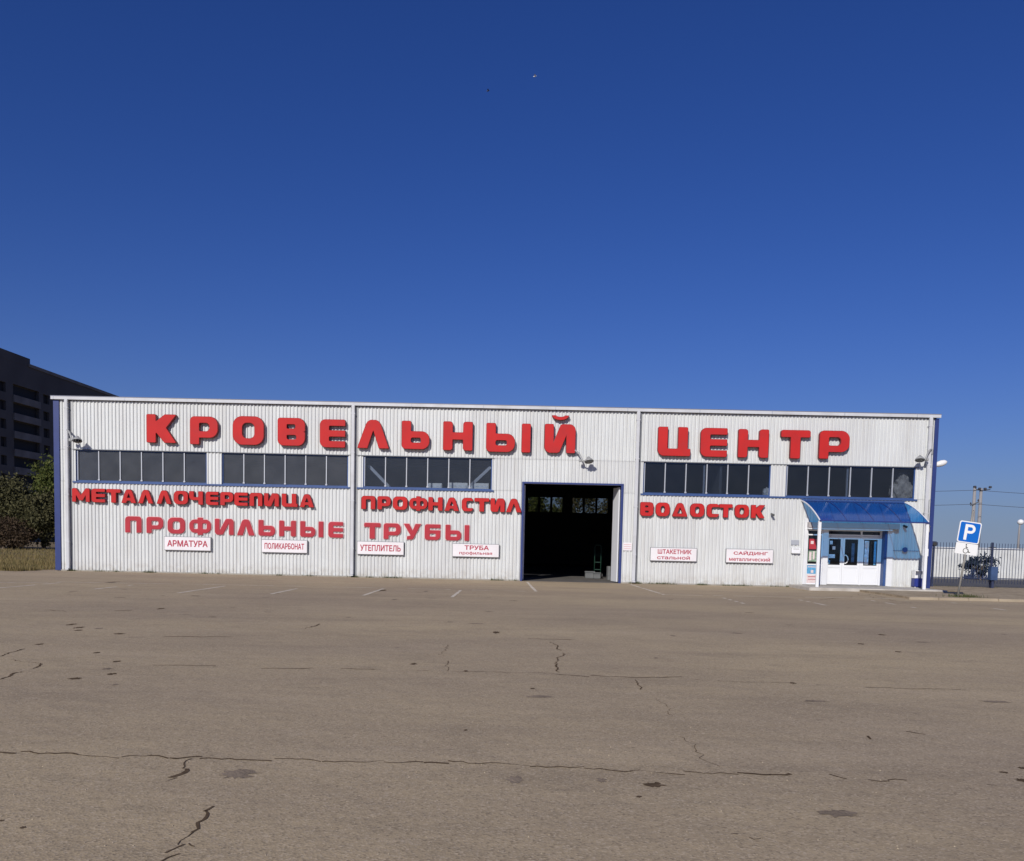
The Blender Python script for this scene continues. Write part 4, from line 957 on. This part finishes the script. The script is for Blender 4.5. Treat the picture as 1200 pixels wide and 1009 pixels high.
# ---------------- railing on the right
F_ = thing('metal_railing', (25, 2.2, 0), 'dark blue metal railing with thin upright bars running right from the warehouse corner', 'fence')
zb = .07; proto = None
for z in (.42, 1.72): box('rail', 17.5, 34.5, 2.185, 2.215, zb+z-.02, zb+z+.02, M['rail'], F_)
barm = MB().box(-.009, .009, -.009, .009, .18, 2.0)
bo = None; xx = 17.62
while xx < 34.4:
    if bo is None:
        bo = MB().box(17.62-.009, 17.62+.009, 2.17, 2.184, zb+.18, zb+1.98).build('bar', M['rail'], F_)
    else:
        c = bo.copy(); COL.objects.link(c); c.location.x = xx-17.62
    xx += .13
for x in (18.40, 21.0, 23.6, 26.2, 28.8, 31.4, 34.0): box('post', x-.04, x+.04, 2.216, 2.296, 0.06, zb+2.02, M['rail'], F_)
T = thing('blue_cabinet', (20.95, 2.0, 0.1), 'light blue cabinet on a short leg against the dark railing', 'cabinet')
MB().bevbox(20.80, 21.10, 1.85, 2.16, .42, 1.02, .02).build('cabinet', mat('cabinet_blue', (0.045, 0.085, 0.19), .5, var=.2), T); box('leg', 20.90, 21.0, 1.95, 2.05, .07, .4199, M['rail'], T)
# far sheet fence
FW = thing('sheet_fence', (60, 18, 0), 'white corrugated sheet fence across the yard behind the railing', 'fence')
for k in range(30):
    a = 18.2+k*2.05; P = []; x = a
    while x < a+2.04:
        P += [(x, 0), (x+.12, 0), (x+.15, -.05), (x+.28, -.05)]; x += .31
    P = [p for p in P if p[0] <= a+2.05]+[(a+2.05, 0)]; n = len(P); oy = 18+random.uniform(-.02, .02)
    mb = MB(); mb.add([(x, oy+q, 0.0) for x, q in P]+[(x, oy+q, 1.88) for x, q in P], [(i, i+1, n+i+1, n+i) for i in range(n-1)])
    mb.build('sheet', M['farwall'], FW)
for k in range(24): box('fence_post', 18.2+k*2.6, 18.28+k*2.6, 18.03, 18.11, 0, 1.85, M['grey'], FW)
box('cap_rail', 18.2, 79.7, 17.93, 18.12, 1.885, 1.93, M['trim'], FW)

# ---------------- utility poles, globe lamp
def pole(x, y, h, label, kind):
    T = thing('utility_pole', (x, y, 0), label, 'pole', 'concrete poles beyond the yard')
    MB().tube([(x, y, -.05), (x, y, h)], [.25, .16], 8).build('shaft', M['polecon'], T, smooth=True)
    if kind == 0:
        MB().beam((x-.45, y-.2, h-1.9), (x+.45, y-.2, h-1.5), .10).build('crossarm', M['grey'], T)
        for dx, dz in ((0, .02), (-.45, -1.75), (.35, -1.4), (-.1, -2.6)): MB().lathe((x+dx, y-.2, h+dz-.05), (0,0,1), [(0,0),(0,.06),(.10,.10),(.14,.05),(.2,.07),(.25,0)], 8).build('insulator', M['insul'], T)
        MB().beam((x-.6, y+.1, -.05), (x-.1, y, h-3.5), .12).build('strut', M['polecon'], T)
    else:
        MB().tube([(x-.9, y-.2, h-.1), (x, y-.2, h-.25), (x+.9, y-.2, h-.1)], .05, 6).build('bracket', M['insul'], T)
        for dx in (-.85, -.3, .3, .85): MB().bevbox(x+dx-.13, x+dx+.13, y-.4, y-.12, h-.28+abs(dx)*.35, h-.04+abs(dx)*.35, .04).build('lamp_head', M['insul'], T)
pole(48.9, 60, 8.6, 'pale concrete utility pole with insulators and a slanting strut right of the warehouse', 0)
pole(50.6, 62, 8.7, 'pale concrete pole crowned with a ring of dark floodlights', 1)
T = thing('overhead_wires', (49, 60, 8), 'thin sagging overhead wires crossing behind the parking sign', 'wires')
for z, dy in ((8.35, 0), (6.85, 0)):
    for xa, xb in ((10, 49), (49, 88)):
        pts = [(xa+(xb-xa)*k/12, 59.8+dy, z-.55*(1-(2*k/12-1)**2)) for k in range(13)]
        MB().tube(pts, .022, 5).build('wire', M['insul'], T)
T = thing('globe_lamp', (40.2, 35, 0), 'white globe street lamp on a slim pale pole at the far right', 'lamp')
MB().tube([(40.15,35,0),(40.18,35,3.2),(40.2,35,3.95)], [.10,.085,.07], 8).build('pole', M['polecon'], T, smooth=True)
MB().lathe((40.25, 35, 3.95), (0,0,1), [(0,.0),(.0,.10),(.09,.21),(.22,.26),(.34,.21),(.42,.10),(.44,0)], 14).build('globe', M['lampwhite'], T, smooth=True)

# ---------------- apartment block far left
AB = thing('apartment_block', (-86, 120, 0), 'tall dark unfinished panel apartment block with rows of empty windows at the far left', 'building')
XW = -80.0
ROOF = 28.1; Y0b, Y1b = 96.0, 215.0
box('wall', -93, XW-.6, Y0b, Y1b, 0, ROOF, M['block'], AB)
FL = 2.8
rows = 9
cols = []
y = Y0b+3.2
pat = [('w',1.6),('g',2.0),('l',7.6),('g',1.3),('w',1.9),('g',4.8),('w',1.8),('g',2.4),('w',1.8),('g',2.0)]
ranges = []; y = Y0b+4.0; k = 0
while y < Y1b-8:
    for kind, L in pat:
        if kind != 'g': ranges.append((kind, y, y+L))
        y += L
# outer skin with real openings: piers, spandrels
skin = MB(); last = Y0b
for kind, a, b in ranges: skin.box(XW-.6, XW, last, a, 0, ROOF); last = b
skin.box(XW-.6, XW, last, Y1b, 0, ROOF)
for kind, a, b in ranges:
    for r in range(rows):
        z = 0.6+r*FL
        if kind == 'w':
            skin.box(XW-.6, XW, a, b, z-1.25 if r == 0 else z-1.3+.0, z)
    if kind == 'w': skin.box(XW-.6, XW, a, b, 0.6+rows*FL-1.3, ROOF)
    else: skin.box(XW-.6, XW, a, b, 0.6+rows*FL-1.15, ROOF)
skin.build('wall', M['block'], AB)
wproto = {}
for kind, a, b in ranges:
    for r in range(rows):
        z = 0.6+r*FL
        if kind == 'w':
            if b-a not in wproto:
                wproto[b-a] = MB().box(XW-.599, XW-.45, a+.02, b-.02, z, z+1.5).build('window_opening', M['hole'], AB), a, z
            else:
                o, a0, z0 = wproto[b-a]; c = o.copy(); COL.objects.link(c); c.location = (0, a-a0, z-z0)
        elif 'l' not in wproto:
            p = MB().box(XW-.599, XW-.5, a+.02, b-.02, z-.2, z+1.5).build('loggia', M['hole'], AB)
            MB().box(XW-.1, XW+.25, a-.1, b+.1, z-1.15, z-.05).build('balcony_parapet', M['block_l'], p); wproto['l'] = (p, a, z)
        else:
            p, a0, z0 = wproto['l']; c = copy_tree(p, AB); c.location = (0, a-a0, z-z0)
box('roof_edge', -93.1, XW+.15, Y0b+12, Y1b, ROOF, ROOF+.5, M['block_l'], AB)
box('stair_tower', -93, XW+.02, Y0b-.05, Y0b+12.6, ROOF+.001, ROOF+1.35, M['block'], AB)
box('stair_tower', -92, XW-2, Y0b+62, Y0b+78, ROOF+.501, ROOF+2.6, M['block'], AB)

# ---------------- trees
def tree(name, x, y, h, rx, ry, zlow, m, label, cat, group=None, leaves=5200, size=.17, trunk=.14, seed=0, clumps=46, bark='bark'):
    rg = np.random.default_rng(seed+100); rs = random.Random(seed)
    T = thing(name, (x, y, 0), label, cat, group)
    zc = (h+zlow)/2; rz = (h-zlow)/2
    cen = []
    while len(cen) < clumps:
        p = rg.uniform(-1, 1, 3); d = np.linalg.norm(p)
        if .35 < d < 1: cen.append((p[0]*rx*.85, p[1]*ry*.85, p[2]*rz*.85))
    cen = np.array(cen)
    tb = MB()
    for k in range(rs.randint(3, 5)):
        a = rs.uniform(0, 6.28); e = Vector((x+math.cos(a)*rx*.35, y+math.sin(a)*ry*.35, zc+rz*.1)); mid = Vector((x+math.cos(a)*rx*.12, y+math.sin(a)*ry*.12, zc*.5))
        tb.tube([(x+math.cos(a)*.08, y+math.sin(a)*.08, -.1), mid, e, e+Vector((math.cos(a)*.2*rx, math.sin(a)*.2*ry, rz*.45))], [trunk, trunk*.7, trunk*.4, trunk*.15], 6)
    for k in range(14):
        c = cen[rs.randrange(len(cen))]; s = Vector((x, y, zc*rs.uniform(.35, .9))); e = Vector((x+c[0], y+c[1], zc+c[2]))
        tb.tube([s, (s+e)/2+Vector((0, 0, rz*.08)), e], [trunk*.35, trunk*.22, trunk*.08], 5)
    tb.build('trunk', M[bark], T)
    idx = rg.integers(0, len(cen), leaves); sc = rg.uniform(.22, .42, len(cen))
    P = cen[idx]+rg.normal(0, 1, (leaves, 3))*(sc[idx][:, None])*np.array([rx, ry, rz])*.42
    P[:, 2] = np.maximum(P[:, 2], -rz*1.05)
    P += np.array([x, y, zc])-np.array([x, y, 0])
    U_ = rg.normal(0, 1, (leaves, 3)); U_ /= np.linalg.norm(U_, axis=1)[:, None]
    V_ = np.cross(U_, rg.normal(0, 1, (leaves, 3))); V_ /= np.linalg.norm(V_, axis=1)[:, None]
    s = size*rg.uniform(.5, 1.3, leaves)[:, None]
    vs = np.stack([P-U_*s, P-V_*s*.5, P+U_*s, P+V_*s*.5], 1).reshape(-1, 3)
    me = bpy.data.meshes.new('crown'); me.vertices.add(leaves*4); me.vertices.foreach_set('co', vs.ravel())
    me.loops.add(leaves*4); me.loops.foreach_set('vertex_index', np.arange(leaves*4)); me.polygons.add(leaves); me.polygons.foreach_set('loop_start', np.arange(0, leaves*4, 4))
    me.update(); me.validate(); me.materials.append(M[m])
    o = bpy.data.objects.new('crown', me); COL.objects.link(o); o.parent = T
    return T
G = 'bushes at the left of the warehouse'
tree('bushy_tree', -45.2, 50, 9.0, 3.0, 2.8, 2.0, 'leaf_g', 'taller fresh green tree touching the left edge of the warehouse', 'tree', None, 15000, .17, seed=1, clumps=80)
tree('bushy_tree', -48.8, 46, 7.0, 3.5, 3.0, .7, 'leaf_d', 'dull olive bush with bare lower stems left of the green tree', 'bush', None, 15000, .17, seed=2, clumps=90)
tree('bushy_tree', -53.4, 47, 6.6, 3.3, 3.0, .6, 'leaf_d', 'olive bush cut by the left edge of the photo', 'bush', None, 13000, .17, seed=3, clumps=80)
tree('bushy_tree', -44.2, 45, 5.4, 2.8, 2.6, .4, 'leaf_d', 'low olive bush right beside the blue corner of the warehouse', 'bush', None, 12000, .15, seed=4, clumps=80)
tree('bushy_tree', -46.6, 42.5, 2.9, 3.0, 1.6, -.1, 'leaf_b', 'low dry brown shrub at the foot of the olive bushes', 'bush', None, 8000, .12, seed=5, clumps=60)
tree('bushy_tree', -51.2, 43, 2.7, 3.2, 1.6, -.1, 'leaf_b', 'low dry brown shrub at the left edge of the photo', 'bush', None, 8000, .12, seed=6, clumps=60)
tree('bushy_tree', -40.8, 46, 5.2, 2.8, 2.6, .3, 'leaf_d', 'olive tree mostly hidden behind the left end of the warehouse', 'tree', None, 7000, .16, seed=7, clumps=50)
tree('garden_tree', 1.4, 44, 7.6, 2.6, 2.0, 1.4, 'leaf_g', 'tree glimpsed through the rear windows at the left of the gateway', 'tree', None, 4000, .16, seed=8)
tree('garden_tree', 5.4, 46, 7.2, 2.7, 2.0, 1.2, 'leaf_d', 'tree glimpsed through the rear windows in the middle of the gateway', 'tree', None, 4000, .16, seed=9)
tree('garden_tree', 9.6, 45, 7.4, 2.6, 2.0, 1.2, 'leaf_d', 'tree glimpsed through the rear windows at the right of the gateway', 'tree', None, 3500, .16, seed=10)
tree('blue_spruce', 27.6, 16.2, 1.75, 1.15, .8, .12, 'leaf_s', 'spreading blue green bush in front of the white sheet fence', 'bush', None, 1100, .10, .045, seed=11, clumps=34)
tree('blue_spruce', 31.8, 16.4, .9, .8, .6, .08, 'leaf_s', 'small dark bush by the white fence at the right edge', 'bush', None, 1400, .07, .03, seed=12, clumps=24)
# distant tree line, one mass
mb = MB(); rs = random.Random(5); x = 60
vs = []; 
for i in range(260):
    x = 60+i*3.4; c = Vector((x, 300+rs.uniform(-12, 12), 0)); h = rs.uniform(1.8, 4.0); r = rs.uniform(2.5, 4.5)
    mb.lathe(c, (0,0,1), [(0, r*.8), (h*.35, r*rs.uniform(.9,1.1)), (h*.75, r*rs.uniform(.6,.9)), (h, r*.2), (h+.05, 0)], 7)
tag(mb.build('distant_trees', M['far_leaf']), 'low distant tree line along the horizon', 'trees', kind='stuff')
# dry grass left of the warehouse
def grass(name, n, fx, h0, h1, m, wd=.02):
    mb = MB()
    for i in range(n):
        x, y = fx(); h = random.uniform(h0, h1); a = random.uniform(0, 3.14); dx, dy = math.cos(a)*wd, math.sin(a)*wd
        l = random.uniform(-.5, .5)*h; l2 = random.uniform(-.5, .5)*h
        mb.v += [(x-dx, y-dy, -.02), (x+dx, y+dy, -.02), (x+l, y+l2, h)]; b = len(mb.v)-3; mb.f.append((b, b+1, b+2)); mb.mi.append(0)
    return tag(mb.build(name, M[m]), kind='stuff')
def left_field():
    while True:
        y = -1+46*random.random()**1.6; x = random.uniform(-24-y*.55-8, -20.2)
        if y > -0.9+.5*math.sin(x*.7)+(.5 if x > -20.6 else 0) and math.sin(x*.45+y*.8)+math.sin(y*1.7-x*.2) > random.uniform(-1.6, .9): return x, y
g = grass('dry_grass', 34000, left_field, .05, .26, 'drygrass', .018); tag(g, 'dry yellow grass between the car park and the bushes', 'grass')
def right_field():
    y = random.uniform(2.0, 3.6); return random.uniform(17.7, 36), y
g = grass('weeds', 1600, right_field, .03, .16, 'weed', .012); tag(g, 'short weeds along the foot of the railing', 'weeds')
cl = [(random.choice([random.uniform(-19.4, -.2), random.uniform(4.6, 11.8)]), -.06) for _ in range(34)]+[(-19.0,-.1)]*3+[(-7.0,-.1)]*3+[(4.9,-.1)]*3
def base_field():
    c = random.choice(cl); return c[0]+random.gauss(0, .12), c[1]-abs(random.gauss(0, .05))
g = grass('weeds', 1500, base_field, .02, .13, 'weed', .010); tag(g, 'small weeds along the foot of the warehouse wall', 'weeds')
def post_field(): return 15.5+random.gauss(0, .28), -6.6+random.gauss(0, .18)
g = grass('weeds', 240, post_field, .04, .15, 'weed', .012)
for v in g.data.vertices: v.co.z += .08
tag(g, 'tuft of green weeds at the foot of the parking sign', 'weeds')
# pebbles and litter on the asphalt
mb = MB()
for i in range(900):
    y = -34+30*random.random()**1.7; x = random.uniform(-.6, .6)*(y+39.5); r = random.uniform(.003, .008)
    a = random.uniform(0, 3)
    vs = [(x+r*math.cos(a+k*2.09)*random.uniform(.7,1.3), y+r*math.sin(a+k*2.09)*random.uniform(.7,1.3), .0) for k in range(3)]+[(x, y, r*1.1)]
    mb.add(vs, [(0,1,3),(1,2,3),(2,0,3)])
tag(mb.build('pebbles', M['kerbmat']), 'loose pebbles scattered on the asphalt', 'pebbles', kind='stuff')

# ---------------- birds
def bird(x, y, z, s, m, label):
    T = thing('bird', (x, y, z), label, 'bird')
    MB().lathe((x-s*.5, y, z), (1, .2, .35), [(0,0),(.12*s,.07*s),(.4*s,.13*s),(.7*s,.10*s),(.85*s,.06*s),(1.0*s,0)], 8).build('body', M[m], T, smooth=True)
    w_ = MB()
    for sg in (-1, 1): w_.add([(x-.1*s, y, z+.08*s), (x+.2*s, y, z+.14*s), (x+.1*s, y+sg*.5*s, z+.34*s), (x-.15*s, y+sg*.9*s, z+.22*s), (x-.2*s, y+sg*.4*s, z+.26*s)], [(0,1,2,4),(4,2,3)])
    w_.build('wing', M[m], T)
bird(0.38, 60.0, 50.49, .42, 'signwhite', 'tiny white bird high in the middle of the sky')
bird(-4.52, 60.0, 48.94, .40, 'insul', 'tiny dark bird high in the sky left of the white one')
